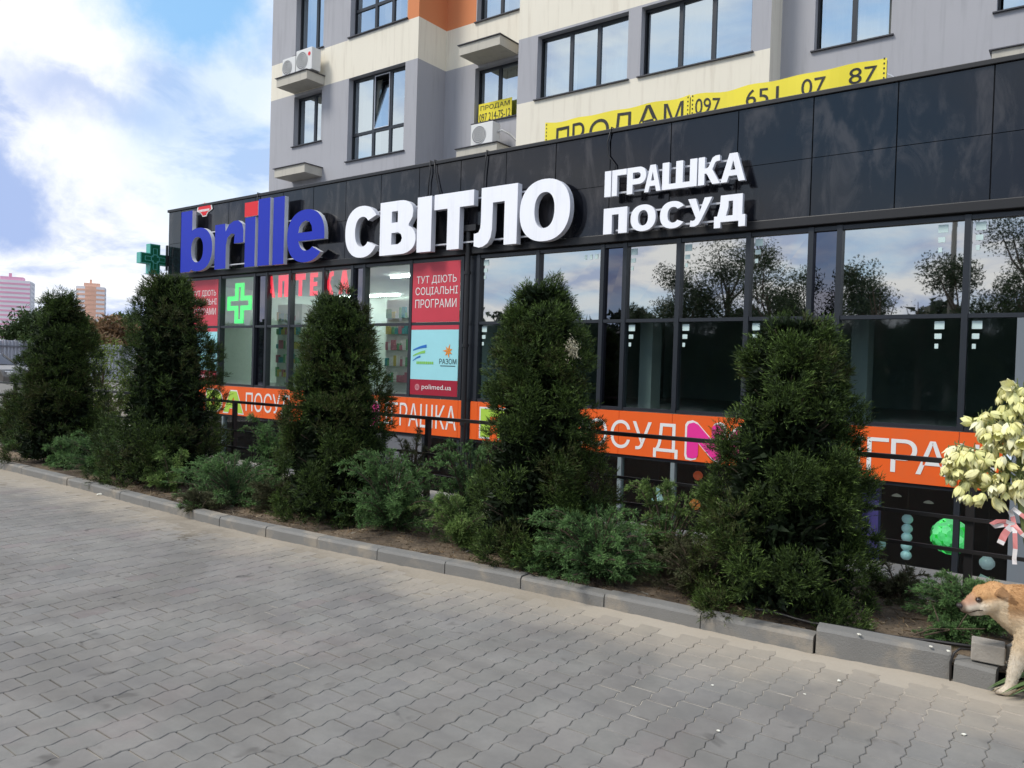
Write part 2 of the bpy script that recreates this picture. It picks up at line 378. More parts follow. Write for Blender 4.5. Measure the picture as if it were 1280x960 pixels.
# ================================================================ THE SETTING
KX = [-60, -30, -12, -9, -6.6, -5.1, -3.3, -2.0, -1.235, -.55, .3, 8]
KY = [6.5, 4.75, 4.30, 4.28, 4.20, 4.27, 4.45, 4.50, 4.54, 4.64, 4.60, 4.60]
def kerbY(x): return float(np.interp(x, KX, KY))
def ground_mat():
    m = bpy.data.materials.new('ground'); m.use_nodes = True; t = NT(m.node_tree); b = m.node_tree.nodes['Principled BSDF']
    g = t.n('ShaderNodeNewGeometry').outputs['Position']
    n = t.noise(g, .35, 6, .6); c = t.mix(n, (.13, .12, .11), (.23, .21, .18))
    n2 = t.noise(g, 9, 4, .6); c = t.mix(t.math('MULTIPLY', n2, .4), c, (.10, .10, .08))
    t.l(c, b.inputs['Base Color']); b.inputs['Roughness'].default_value = .95; return m
M['ground'] = ground_mat()
g = MB()
g.quad([(-2500, -2500, -.03), (2500, -2500, -.03), (2500, 6.1, -.03), (-2500, 6.1, -.03)])
g.quad([(-2500, 6.1, -.03), (-18.0, 6.1, -.03), (-18.0, 2500, -.03), (-2500, 2500, -.03)])
g.quad([(7, 6.1, -.03), (2500, 6.1, -.03), (2500, 2500, -.03), (7, 2500, -.03)])
g.quad([(-18.0, 26, -.03), (7, 26, -.03), (7, 2500, -.03), (-18.0, 2500, -.03)])
tag(g.build('ground', M['ground']), kind='structure')

# ---- driveway of wavy interlocking pavers
def paver_mat(name, joint=False):
    m = bpy.data.materials.new(name); m.use_nodes = True; t = NT(m.node_tree); b = m.node_tree.nodes['Principled BSDF']
    g = t.n('ShaderNodeNewGeometry').outputs['Position']; sp = t.n('ShaderNodeSeparateXYZ'); t.l(g, sp.inputs[0])
    big = t.noise(g, .55, 4, .6, .3); fine = t.noise(g, 45, 4, .7); mid = t.noise(g, 3.2, 5, .65)
    if joint:
        c = t.mix(t.smooth(t.math('ADD', big, t.math('MULTIPLY', t.math('ADD', sp.outputs[0], 2.6), .10)), .40, .60), (.035, .032, .028), (.46, .42, .36)); c = t.mix(t.math('MULTIPLY', fine, .5), c, (.30, .26, .2))
    else:
        a = t.n('ShaderNodeAttribute', attribute_name='Col').outputs['Color']
        c = t.mix(t.math('MULTIPLY', t.smooth(t.noise(g, 1.25, 3, .6, .5), .53, .70), .40), a, (.29, .225, .215))
        c = t.mix(t.math('MULTIPLY', t.smooth(mid, .30, .72), .6), c, (.31, .295, .27))
        c = t.mix(t.math('MULTIPLY', fine, .35), c, (.13, .125, .12))
        c = t.mix(t.math('MULTIPLY', t.smooth(t.noise(g, 5.5, 2, .5, .8), .66, .76), .6), c, (.07, .065, .06))
        c = t.mix(t.math('MULTIPLY', t.smooth(t.noise(g, .8, 5, .65, .7), .42, .62), .38), c, (.13, .12, .11))
        mp = t.n('ShaderNodeMapping'); mp.inputs['Rotation'].default_value = (0, 0, .12); mp.inputs['Scale'].default_value = (.35, 2.6, 1); t.l(g, mp.inputs[0])
        c = t.mix(t.math('MULTIPLY', t.smooth(t.noise(mp.outputs[0], 1.4, 4, .6), .52, .66), .30), c, (.14, .135, .13))
    # wind-blown sand against the kerb
    kd = t.math('SUBTRACT', t.math('ADD', sp.outputs[1], t.math('MULTIPLY', sp.outputs[0], -.035)), 4.30)
    f = t.math('ADD', kd, t.math('MULTIPLY', t.math('SUBTRACT', t.noise(g, 1.5, 6, .65), .5), 1.5))
    f = t.math('MULTIPLY', t.smooth(f, -.65, .3), .75)
    c = t.mix(f, c, t.mix(fine, (.36, .31, .245), (.48, .42, .34)))
    t.l(c, b.inputs['Base Color']); b.inputs['Roughness'].default_value = .93; b.inputs['Specular IOR Level'].default_value = .25
    bp = t.n('ShaderNodeBump'); bp.inputs['Strength'].default_value = .35; bp.inputs['Distance'].default_value = .004
    t.l(t.noise(g, 220, 4, .7), bp.inputs['Height']); t.l(bp.outputs[0], b.inputs['Normal']); return m
M['paver'] = paver_mat('paver_concrete'); M['joint'] = paver_mat('joint_sand', True)
drive = empty('driveway', kind='structure')
PW, PL, GAP = .135, .20, .0022; EG = .0070
def outline(detail, ins):
    if not detail: return [(ins, ins), (PW-ins, ins), (PW-ins, PL-ins), (ins, PL-ins)]
    a = .0075; st = 16 if detail == 2 else 8; pr = []; pl = []
    for i in range(st+1):
        y = PL*i/st; ww = 2/pi*math.asin(sin(2*pi*y/(PL/2))); o = a*ww; ie = ins+(EG-GAP)/2
        yy = min(max(y, ie), PL-ie); pr.append((PW-ins+o, yy)); pl.append((ins+o, yy))
    return pr+pl[::-1]
def paver_geo(detail):
    ch = .0028
    top = outline(detail, GAP/2+ch); lo = outline(detail, GAP/2); n = len(top)
    v = [(x, y, 0) for x, y in top]+[(x, y, -.0035) for x, y in lo]+[(x, y, -.014) for x, y in lo]
    f = [tuple(range(n))]
    for i in range(n):
        j = (i+1) % n; f.append((i, i+n, j+n, j)); f.append((i+n, i+2*n, j+2*n, j+n))
    return np.array(v)-np.array([PW/2, PL/2, 0]), f
PG = {d: paver_geo(d) for d in (0, 1, 2)}
vw = m.inverted()
def proj(p):
    q = vw @ Vector(p)
    if q.z > -.3: return None
    return 640+F*q.x/-q.z, 480-F*q.y/-q.z, -q.z
cells = []
for i in range(-150, 26):
    x = i*PW+.005
    st = (i % 2)*PL/2
    for j in range(-16, 24):
        y = j*PL+st+.075
        if y+PL*.6 > kerbY(x)-.01: continue
        q = proj((x, y, 0)); vis = q is not None and -20 < q[0] < 1300 and q[1] < 985
        cells.append((x, y, q[2] if vis else 1e3))
cells.sort(key=lambda c: c[2])
def paver_tint():
    v = .205*(1+random.uniform(-.09, .09)); r = random.random()
    if r < .04: return (v*1.08, v*.93, v*.90)
    return (v*random.uniform(1.02, 1.07), v, v*random.uniform(.92, .97))
variants = []
for k in range(10):
    v, f = PG[2]; me = bpy.data.meshes.new('paver'); me.from_pydata([tuple(p) for p in v], [], f); me.materials.append(M['paver'])
    a = me.color_attributes.new('Col', 'FLOAT_COLOR', 'POINT'); c = paver_tint(); a.data.foreach_set('color', list((*c, 1))*len(v)); variants.append(me)
for x, y, z in cells[:300]:
    link('paver', random.choice(variants), drive, (x, y, random.uniform(-.0012, .0012)), (random.uniform(-.006, .006), random.uniform(-.006, .006), random.uniform(-.01, .01)))
V_, F_, C_ = [], [], []; nb = 0
for x, y, z in cells[300:]:
    v, f = PG[2 if z < 5 else (1 if z < 8 else 0)]
    tx, ty = random.uniform(-.006, .006), random.uniform(-.006, .006)
    vv = v.copy(); vv[:, 2] += vv[:, 0]*tx+vv[:, 1]*ty+random.uniform(-.0012, .0012); vv += (x, y, 0)
    V_.append(vv); F_ += [tuple(i+nb for i in q) for q in f]; nb += len(v); C_.append(np.tile((*paver_tint(), 1), (len(v), 1)))
me = bpy.data.meshes.new('paver'); me.from_pydata(np.concatenate(V_).tolist(), [], F_); me.materials.append(M['paver'])
me.color_attributes.new('Col', 'FLOAT_COLOR', 'POINT').data.foreach_set('color', np.concatenate(C_).astype(np.float32).ravel())
tag(link('paver_field', me, drive), kind='stuff')
# bedding sand showing in the joints, drifting over the stones beside the kerb
from mathutils import noise as mn
def sheet(name, x0, x1, y0, y1, dx, dy, zf, mt, parent=None, ymax=None):
    nx = max(1, int((x1-x0)/dx)); ny = max(1, int((y1-(y0(x1) if callable(y0) else y0))/dy)); vs = []; fs = []
    for i in range(nx+1):
        for j in range(ny+1):
            x = x0+(x1-x0)*i/nx; t_ = j/ny; ya = y0(x) if callable(y0) else y0; yb = ymax(x) if ymax else y1
            y = ya+(yb-ya)*t_; vs.append((x, y, zf(x, y)))
    for i in range(nx):
        for j in range(ny):
            a = i*(ny+1)+j; fs.append((a, a+ny+1, a+ny+2, a+1))
    me = bpy.data.meshes.new(name); me.from_pydata(vs, [], fs); me.materials.append(mt); me.polygons.foreach_set('use_smooth', [True]*len(fs)); me.update()
    return link(name, me, parent)
def jz(x, y):
    n = mn.noise((x*.9, y*.9, 0)); f = mn.noise((x*9, y*9, 3)); k = kerbY(x)-y
    z = -.0070+.0034*max(-1, min(1, n*2.2))
    z += .009*max(0, 1-k/.22)+.0030*max(0, 1-k/.8)*(1+f+1.5*n)
    return z+.0020*f+(.0035*mn.noise((x*28, y*28, 1)) if k < .7 else 0)
sheet('joint_sand', -20.3, 3.4, -3.1, 4.7, .045, .03, jz, M['joint'], drive, ymax=lambda x: kerbY(x)+.02)
g = MB(); g.quad([(-200, -40, -.02), (-20.25, -40, -.02), (-20.25, 4.2, -.02), (-60, 6.4, -.02), (-200, 12, -.02)]); g.quad([(-20.25, -40, -.02), (30, -40, -.02), (30, -3.1, -.02), (-20.25, -3.1, -.02)])
g.build('far_paving', mat('far_paving', (.22, .215, .2), .95, var=.15), drive)

# ---- kerb
M['kerb'] = mat('kerb_concrete', (.205, .20, .188), .9, var=.14, vs=4, bump=.5, bs=120, dirt=(.40, .34, .26), dirt_amt=.7, dirt_s=3.5)
kerb = empty('kerb', kind='structure')
def stone(x0, x1, z1, dep=.12, dy=0, name='kerbstone', tilt=0):
    y0, y1 = kerbY(x0), kerbY(x1); L = math.hypot(x1-x0, y1-y0); b = MB()
    ch = .018; pr = [(0, -.12), (0, z1-ch), (ch*.8, z1), (dep, z1), (dep, -.12)]
    n = len(pr); g_ = .004; segs = 7
    base = len(b.v)
    for s_ in range(segs+1):
        xx = g_+(L-2*g_)*s_/segs
        for (a, c) in pr:
            j = .0022*mn.noise((x0*7+xx*14, a*40, c*40)); b.v.append((xx, a+j, c+j*.8))
    for s_ in range(segs):
        for k in range(n):
            k2 = (k+1) % n; i0 = base+s_*n
            b.f.append((i0+k, i0+k2, i0+n+k2, i0+n+k)); b.mi.append(0)
    b.f.append(tuple(range(base, base+n))[::-1]); b.f.append(tuple(range(base+segs*n, base+segs*n+n))); b.mi += [0, 0]
    o = b.build(name, M['kerb'], kerb); o.location = (x0, y0+dy, 0); o.rotation_euler = (random.uniform(-.01, .01), tilt+random.uniform(-.003, .003), math.atan2(y1-y0, x1-x0)); return o
xs = [-1.243-.66*k for k in range(22)]
for k in range(21): stone(xs[k+1], xs[k], .095+random.uniform(-.004, .004), dy=random.uniform(-.006, .006))
far_x = list(np.linspace(-60, xs[-1], 30))
for a, b_ in zip(far_x[:-1], far_x[1:]): stone(a, b_, .095)
stone(-1.236, -.575, .155, dy=.004, tilt=.012)
stone(-.568, -.375, .115, dy=-.012, tilt=.03); stone(.1, .75, .10); stone(.757, 1.4, .10); stone(1.41, 2.05, .10); stone(2.06, 3.4, .1)

# ---- planting bed
def soil_mat():
    m = bpy.data.materials.new('soil'); m.use_nodes = True; t = NT(m.node_tree); b = m.node_tree.nodes['Principled BSDF']
    g = t.n('ShaderNodeNewGeometry').outputs['Position']
    c = t.mix(t.smooth(t.noise(g, 2.2, 6, .65), .35, .65), (.075, .055, .038), (.24, .18, .12))
    c = t.mix(t.smooth(t.noise(g, 40, 3, .7), .5, .75), c, (.05, .04, .028))
    t.l(c, b.inputs['Base Color']); b.inputs['Roughness'].default_value = 1
    bp = t.n('ShaderNodeBump'); bp.inputs['Strength'].default_value = .8; bp.inputs['Distance'].default_value = .02
    t.l(t.noise(g, 60, 5, .75), bp.inputs['Height']); t.l(bp.outputs[0], b.inputs['Normal']); return m
M['soil'] = soil_mat()
def sz(x, y):
    k = y-kerbY(x)
    return .07+.035*mn.noise((x*1.7, y*2.2, 0))+.014*mn.noise((x*9, y*9, 5))+.02*min(1, k)
tag(sheet('planting_bed', -24, 4, lambda x: kerbY(x)+.11, 5.9, .07, .06, sz, M['soil'], ymax=lambda x: 5.9), kind='structure')
g = MB(); g.quad([(-60, 6.55, .03), (-24, 4.6, .06), (-24, 6.09, .06), (-60, 9, .03)]); tag(g.build('verge', M['soil']), kind='structure')
# litter of twigs, dead needles and petals on the soil
N = 9000; px = rng.uniform(-10, .3, N); py = np.array([kerbY(x) for x in px])+rng.uniform(.08, 1.2, N)**1.0
pz = np.array([sz(a, b_) for a, b_ in zip(px, py)])+.004
dd = rng.normal(size=(N, 3)); dd[:, 2] = abs(dd[:, 2])*.25
tint = rng.random(N); cc = np.where(tint[:, None] < .75, np.array([.16, .11, .065]), np.array([.30, .24, .16]))*rng.uniform(.5, 1.3, (N, 1)); cc[tint > .985] = (.7, .68, .58)
M['litter'] = leafmat('litter', .9, .1, 0)
tag(link('leaf_litter', tri_mesh('leaf_litter', leaves(np.stack([px, py, pz], 1), dd, rng.uniform(.015, .07, N), rng.uniform(.003, .009, N)), cc, M['litter'])), kind='stuff')

# ---- retaining wall / ledge in front of the sunken court
t_ = empty('retaining_wall', label='low pale concrete ledge carrying the black railing', cat='wall')
rw = MB(); rw.box(-18.4, 6.9, 5.86, 6.34, .05, .205); rw.build('coping', M['conc'], t_, bevel=.012)
rw = MB(); rw.box(-18.4, 6.9, 5.92, 6.30, -2.7, .048); rw.build('wall_face', M['conc'], t_)
g = MB(); g.box(-18.0, 7, 6.1, 26, -2.75, -2.6); tag(g.build('court_floor', M['conc']), kind='structure')
g = MB(); g.box(-18.35, -17.95, 6.3, 9.98, -2.6, -.02); g.box(6.6, 7.0, 6.3, 26, -2.6, -.02); tag(g.build('court_side_wall', M['conc']), label='concrete end walls of the sunken court', cat='wall')

# ---- railing
rail = empty('railing', (0, 5.98, 0), label='black metal railing with three bars behind the conifers', cat='railing')
for x in (-15.5, -12.146, -8.81, -5.455, -2.1, -.655, 1.9, 5.2):
    b_ = MB().box(x-.024, x+.024, -.12-.024, -.12+.024, .19, 1.02); b_.box(x-.06, x+.06, -.18, -.06, .19, .199); b_.build('post', M['rail_black'], rail)
for z, r in ((1.035, .022), (.672, .014), (.462, .014)):
    b_ = MB()
    if z > 1: b_.box(-17.5, 6.5, -.145, -.095, z-.018, z+.014)
    else: b_.box(-17.5, 6.5, -.166, -.146, z-.012, z+.012)
    b_.build('top_bar' if z > 1 else 'bar', M['rail_black'], rail)

# ================================================================ SHOP BUILDING
YF = 10.0
shop = empty('shop_building', (0, 0, 0), label='black clad two storey shop front with wide glazing and orange lettered band', cat='shop')
XL = -17.8
seams = [XL]+[-1.05+.955*k for k in range(-17, 9) if -1.05+.955*k > XL+.3 and -1.05+.955*k < 6.2]+[6.2]
for k in range(len(seams)-1):
    for (a, b_) in ((3.56, 4.270), (4.278, 5.02)):
        MB().box(seams[k]+.007, seams[k+1]-.007, YF-.04+random.uniform(-.0015, .0015), YF, a, b_).build('cladding_panel', M['clad'], shop)
b_ = MB(); b_.box(XL-.004, 6.2, YF+.003, YF+.12, 3.42, 5.02); b_.build('fascia_backing', M['cap'], shop)
b_ = MB(); b_.box(XL-.05, 6.25, YF-.07, YF+.24, 5.024, 5.085); b_.build('parapet_cap', M['cap'], shop, bevel=.008)
b_ = MB(); b_.box(XL-.02, 6.2, YF-.085, YF-.003, 3.435, 3.553); b_.build('fascia_trim', M['cap'], shop, bevel=.01)
b_ = MB(); b_.box(XL-.03, XL-.004, YF-.03, 20, 3.42, 5.02); b_.build('side_cladding', M['clad'], shop)
b_ = MB(); b_.box(XL, 6.2, YF+.14, 26, 3.43, 3.6); b_.box(XL, 6.2, YF+.24, 26, 4.86, 4.93); b_.build('roof', M['flash'], shop)
mull = [-17.72, -16.90, -15.656, -14.391, -13.975, -13.205, -12.165, -11.336, -11.007, -9.794, -8.60, -8.26, -7.07, -5.909, -5.538, -4.706, -3.729, -2.94, -2.6, -1.247, .05, 1.35, 1.70, 2.9, 4.1, 5.3, 6.15]
ZT = 2.30
for x in mull:
    MB().box(x-.032, x+.032, YF-.035, YF+.09, 1.012, 3.418).build('mullion', M['frame'], shop)
for a, b_ in zip(mull[:-1], mull[1:]):
    for z in (ZT, 1.035, 3.39): MB().box(a+.034, b_-.034, YF-.022, YF+.08, z-.024, z+.024).build('transom', M['frame'], shop)
narrow = {(-14.391, -13.975), (-11.336, -11.007), (-5.909, -5.538), (-2.94, -2.6), (1.35, 1.70), (-8.60, -8.26)}
M['sticker'] = mat('sticker_paper', (.62, .78, .76), .5)
def pane(a, b_, z0, z1, mt, name='pane'):
    g = MB(); w_ = random.uniform(-.0015, .0015)
    g.quad([(a+.03, YF+.03+w_, z0), (b_-.03, YF+.03, z0), (b_-.03, YF+.03, z1), (a+.03, YF+.03-w_, z1)]); return g.build(name, mt, shop)
for a, b_ in zip(mull[:-1], mull[1:]):
    nar = (a, b_) in narrow; ph = b_ <= -8.59
    for lo in (0, 1):
        z0, z1 = (1.06, ZT-.026) if lo else (ZT+.026, 3.366)
        mt = M['glass_sp'] if nar else (M['glass_ph'] if ph else (M['glass_lo'] if lo else M['glass_hi']))
        if (a, b_) == (-8.60, -8.26): continue
        p = pane(a, b_, z0, z1, mt)
        if not nar and not ph and a < 5:
            st = []; up = not lo; right = abs(a+1.247) > .1 and abs(a+2.6) < .1
            x = (b_-.30) if right else a+.07; z = z1-.12
            if abs(a+7.07) < .1 and up:
                for q, w_ in enumerate((.05, .04, .035)): st.append((b_-.16-q*.09, b_-.16-q*.09+w_, YF+.024, YF+.028, z-.02, z+.05))
            elif not (lo and abs(a+7.07) < .1):
                for q, (w_, h_) in enumerate(((.10, .09), (.075, .06), (.045, .055))): st.append((x+q*.004, x+w_, YF+.024, YF+.028, z-q*.11, z-q*.11+h_))
            for q in st: MB().box(*q).build('sticker', M['sticker'], p)
# the solid dark column beside the downpipe
MB().box(-8.565, -8.295, YF-.01, YF+.1, -2.6, 3.37).build('column_cover', M['frame'], shop)
# orange band
bx = [-16.9, -15.656, -14.391, -13.975, -13.205, -12.165, -11.336, -11.007, -9.794, -8.60, -8.18, -7.07, -5.909, -5.538, -4.706, -3.729, -2.6, -1.247, -.82]
for a, b_ in zip(bx[:-1], bx[1:]):
    if a == -8.60: MB().box(a+.003, -8.50, YF-.05, YF-.012, .383, 1.005).build('band_panel', M['orange'], shop); MB().box(-8.33, b_-.003, YF-.05, YF-.012, .383, 1.005).build('band_panel', M['orange'], shop); continue
    MB().box(a+.003, b_-.003, YF-.05, YF, .383, 1.005).build('band_panel', M['orange'], shop)
MB().box(XL, -16.905, YF-.03, YF, -2.6, 1.0).build('side_panel', M['frame'], shop)
MB().box(-.40, 6.2, YF-.03, YF, .36, 1.0).build('spandrel', M['frame'], shop)
MB().box(XL, 6.2, YF-.02, YF+.08, .335, .378).build('sill_bar', M['frame'], shop)
# basement glazing
lm = [-17.7, -15.45, -13.395, -11.9, -10.39, -9.40, -8.6, -7.07, -5.52, -4.69, -3.729, -2.30, -1.247, -.3, 1.3, 2.9, 4.5, 6.15]
for x in lm:
    mt = M['framelight'] if x in (-15.45, -5.52, -4.69) else M['frame']
    MB().box(x-.03, x+.03, YF-.03, YF+.06, -2.6, .332).build('mullion', mt, shop)
for a, b_ in zip(lm[:-1], lm[1:]):
    if a in (-11.9, -10.39):
        MB().box(a+.034, b_-.034, YF+.0, YF+.04, -2.6, .332).build('grey_panel', mat('grey_panel', (.16, .165, .18), .5), shop); continue
    g = MB(); g.quad([(a+.03, YF+.02, -2.6), (b_-.03, YF+.02, -2.6), (b_-.03, YF+.02, .332), (a+.03, YF+.02, .332)]); g.build('pane', M['glass_lo'], shop)
MB().box(-2.27, -2.08, YF+.12, YF+.25, -2.6, .33).build('purple_column', mat('purple_paint', (.10, .06, .28), .6), shop)
# interior
def room(name, x0, x1, y0, y1, z0, z1, wall, floor, ceil):
    g = MB(); e = .002
    g.quad([(x0, y1, z0), (x1, y1, z0), (x1, y1, z1), (x0, y1, z1)], 0)
    g.quad([(x0, y0, z0), (x0, y1, z0), (x0, y1, z1), (x0, y0, z1)], 0); g.quad([(x1, y0, z0), (x1, y1, z0), (x1, y1, z1), (x1, y0, z1)], 0)
    g.quad([(x0, y0, z0), (x1, y0, z0), (x1, y1, z0), (x0, y1, z0)], 1); g.quad([(x0, y0, z1), (x1, y0, z1), (x1, y1, z1), (x0, y1, z1)], 2)
    return g.build(name, [wall, floor, ceil], shop)
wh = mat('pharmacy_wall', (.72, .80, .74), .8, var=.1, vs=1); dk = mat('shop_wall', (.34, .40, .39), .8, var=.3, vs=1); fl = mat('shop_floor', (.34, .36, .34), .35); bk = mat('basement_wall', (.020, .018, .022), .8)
room('pharmacy_room', -17.7, -8.57, YF+.1, 15, 1.0, 3.41, wh, fl, mat('ceiling_white', (.6, .6, .6), .8))
room('shop_room', -8.3, 6.1, YF+.1, 17, 1.0, 3.41, dk, fl, dk)
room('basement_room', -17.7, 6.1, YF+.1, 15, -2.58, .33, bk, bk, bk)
sh = mat('shelf_white', (.66, .68, .64), .6); goods = [mat('goods_%s' % n, c, .5) for n, c in (('teal', (.08, .32, .34)), ('green', (.16, .4, .2)), ('white', (.7, .7, .66)), ('rose', (.5, .2, .25)), ('yellow', (.6, .5, .15)))]
for x0 in (-16.6, -14.6, -12.7, -11.3, -9.9):
    b_ = MB(); b_.box(x0, x0+.95, 12.2, 12.6, 1.0, 3.0); b_.build('shelf_unit', sh, shop)
    b_ = MB()
    for z in (1.2, 1.55, 1.9, 2.25, 2.6):
        x = x0+.05
        while x < x0+.85:
            w_ = random.uniform(.05, .12); b_.box(x, x+w_, 12.13, 12.198, z, z+random.uniform(.1, .24), random.randrange(5)); x += w_+.01
    tag(b_.build('shelf_goods', goods, shop), kind='stuff')
b_ = MB(); b_.box(-13.2, -12.5, 10.7, 11.2, 1.0, 2.0); b_.box(-15.2, -14.8, 10.5, 10.7, 1.0, 2.5); b_.box(-9.95, -9.86, 10.35, 10.8, 1.0, 1.95); b_.build('counter', sh, shop)
es = mat('ceiling_tube', (.9, .9, .9), .5, emit=(.95, 1, .97), es=30)
for x, y in ((-11.2, 11.4), (-16.6, 14.3), (-15.0, 14.3), (-13.4, 14.3), (-11.2, 14.3), (-9.4, 12.6), (-9.4, 14.3)): MB().box(x-.55, x+.55, y-.03, y+.03, 3.36, 3.39).build('ceiling_tube', es, shop)
cg = mat('interior_column', (.20, .22, .22), .8, var=.15)
for x0, x1, y in ((-2.55, -2.35, 10.5), (-3.62, -3.3, 11.8), (-5.45, -5.25, 10.35), (-7.95, -7.55, 10.4), (-.2, .3, 11.5), (-4.0, -3.95, 11)): MB().box(x0, x1, y, y+.3, 1.0, 3.4).build('interior_column', cg, shop)
# gutter pipe down the column
b_ = MB(); b_.tube([(-8.425, YF-.11, -2.5), (-8.425, YF-.11, 3.80)], .045, 12); b_.box(-8.62, -8.23, YF-.17, YF-.055, 3.80, 3.90)
for z in (.6, 1.9, 3.1): b_.tube([(-8.425, YF-.11, z), (-8.425, YF-.11, z+.05)], .058, 12)
dp = b_.build('downpipe', M['cap']); tag(dp, 'black downpipe with a square hopper crossing the last but one white letter', 'pipe')
b_ = MB().box(-.74, -.42, YF-.16, YF-.04, -2.6, 2.26).build('grey_pillar', M['pillar']); tag(b_, 'pale grey pillar beside the blossoming yucca at the right edge', 'pillar')

# ---- words on the orange band
YB = YF-.053
for (x0, x1) in ((-14.57, -13.05), (-6.42, -4.61)): text('white_words', 'ПОСУД', x0, x1, .42 if x0 < -10 else .39, .90 if x0 < -10 else .875, YB, M['white_print'], shop, 0)
for (x0, x1) in ((-10.36, -8.63), (-2.32, -.83)):
    if x0 < -5: text('white_words', 'ІГРАШКА', x0, x1, .50, .905, YB, M['white_print'], shop, 0)
# right word runs on behind the blossom
for qi, (s, a, b_) in enumerate((('І', -2.315, -2.245), ('Г', -2.195, -1.96), ('Р', -1.935, -1.66), ('А', -1.67, -1.335), ('Ш', -1.235, -.90))):
    text('white_words', s, a, b_, .495, .88, YB-.0006*qi, M['white_print'], shop, 0)
def logo(g_, x0, x1, z0, z1, mt):
    letter(g_, x0-.03, x1+.03, z0-.028, z1+.028, YB, .002, M['white_print'], M['white_print'], shop, 'logo_outline')
    letter(g_, x0, x1, z0, z1, YB-.004, .002, mt, mt, shop, 'logo')
logo('Dl', -16.05, -15.45, .44, .90, M['green_print']); logo('A', -15.38, -14.66, .44, .90, M['green_print']); logo('Pi', -8.10, -7.55, .44, .90, M['green_print'])
logo('N', -4.48, -3.96, .43, .90, M['magenta_print']); logo('O', -3.88, -3.35, .44, .89, M['magenta_print']); logo('A', -3.0, -2.42, .44, .87, M['magenta_print']); logo('N', -11.6, -10.5, .46, .88, M['magenta_print'])

# ---- posters on the pharmacy glass
def poster(x0, full, label):
    p = empty('poster', (0, 0, 0)); tag(p, label, 'poster', 'red pharmacy posters'); Y = YF-.028; X = lambda v: x0+v*1.10
    MB().box(X(0), X(1), Y, Y+.006, ZT+.028, 3.36).build('red_sheet', M['poster_red'], p)
    MB().box(X(0), X(1), Y, Y+.006, 2.198, ZT-.028).build('red_sheet', M['poster_red'], p)
    MB().box(X(0), X(1), Y, Y+.006, 1.332, 2.196).build('blue_sheet', M['poster_cyan'], p)
    MB().box(X(0), X(1), Y, Y+.006, 1.062, 1.330).build('footer_sheet', M['poster_dkred'], p)
    yy = Y-.004
    text('words', 'ТУТ ДІЮТЬ', X(.09), X(.93), 2.975, 3.13, yy, M['white_print'], p, 0)
    text('words', 'СОЦІАЛЬНІ', X(.07), X(.96), 2.775, 2.935, yy, M['white_print'], p, 0)
    text('words', 'ПРОГРАМИ', X(.07), X(.94), 2.575, 2.725, yy, M['white_print'], p, 0)
    text('words', 'polimed.ua', X(.26), X(.88), 1.14, 1.25, yy, M['white_print'], p, .006)
    ring = MB(); n = 20
    for k in range(n):
        a, b2 = 2*pi*k/n, 2*pi*(k+1)/n
        for r0, r1 in ((.042, .054), (.018, .030)):
            ring.quad([(X(.16)+r*cos(t), yy, 1.195+r*sin(t)) for r, t in ((r0, a), (r1, a), (r1, b2), (r0, b2))])
    ring.build('emblem', mat('emblem_pink', (.75, .35, .38), .5), p)
    # swoosh emblem: blue over green ribbons
    for cz, wd, mt, h in ((1.90, .30, M['pblue'], .055), (1.80, .27, M['plime'], .05), (1.71, .16, M['pblue'], .035)):
        sw = MB(); q = []
        for k in range(11):
            t = k/10; q.append((X(.05)+.02+(1-t)*wd-.02*t, cz+.04*(1-t)-.05*t*t, h*(1-.6*t)))
        for a, b2 in zip(q[:-1], q[1:]): sw.quad([(a[0], yy, a[1]-a[2]), (b2[0], yy, b2[1]-b2[2]), (b2[0], yy, b2[1]), (a[0], yy, a[1])])
        sw.build('emblem', mt, p)
    dm = MB(); q = X(.13)
    while q < X(.46): w_ = random.uniform(.025, .05); dm.quad([(q, yy, 1.60), (q+w_, yy, 1.60), (q+w_, yy, 1.645), (q, yy, 1.645)]); q += w_+.008
    dm.build('small_print', M['plime'], p)
    text('words', 'РАЗОМ', X(.62), X(.97), 1.61, 1.70, yy, M['black_print'], p, .008)
    MB2 = MB(); MB2.quad([(X(.64), yy, 1.572), (X(.95), yy, 1.572), (X(.95), yy, 1.584), (X(.64), yy, 1.584)]); MB2.build('underline', M['black_print'], p)
    st = MB(); cx, cz = X(.80), 1.83
    for k in range(7):
        a = 2*pi*k/7+.3; r = .13 if k % 2 else .10
        st.quad([(cx, yy-.0005*k, cz), (cx+.05*cos(a-.35), yy-.0005*k, cz+.05*sin(a-.35)), (cx+r*cos(a+.1), yy-.0005*k, cz+r*sin(a+.1)), (cx+.055*cos(a+.4), yy-.0005*k, cz+.055*sin(a+.4))])
    st.build('star_emblem', M['porange'], p)
    return p
poster(-9.75, 1, 'red and blue poster in the pane left of the downpipe'); poster(-16.83, 0, 'red and blue poster half hidden by the second conifer')

# ---- neon cross and red window letters
def cross_poly(cx, cz, a, b_): return [(cx-b_, cz-a), (cx+b_, cz-a), (cx+b_, cz-b_), (cx+a, cz-b_), (cx+a, cz+b_), (cx+b_, cz+b_), (cx+b_, cz+a), (cx-b_, cz+a), (cx-b_, cz+b_), (cx-a, cz+b_), (cx-a, cz-b_), (cx-b_, cz-b_)]
def ring_prism(mb, po, pi_, fn, d0, d1, mi=0):
    n = len(po); b = len(mb.v)
    for d in (d0, d1):
        mb.v += [fn(u, v, d) for u, v in po]+[fn(u, v, d) for u, v in pi_]
    for i in range(n):
        j = (i+1) % n; o, q = b, b+n; o2, q2 = b+2*n, b+3*n
        for f in ((o+i, o+j, q+j, q+i), (o2+j, o2+i, q2+i, q2+j), (o+j, o+i, o2+i, o2+j), (q+i, q+j, q2+j, q2+i)): mb.f.append(f); mb.mi.append(mi)
fxz = lambda u, v, d: (u, d, v)
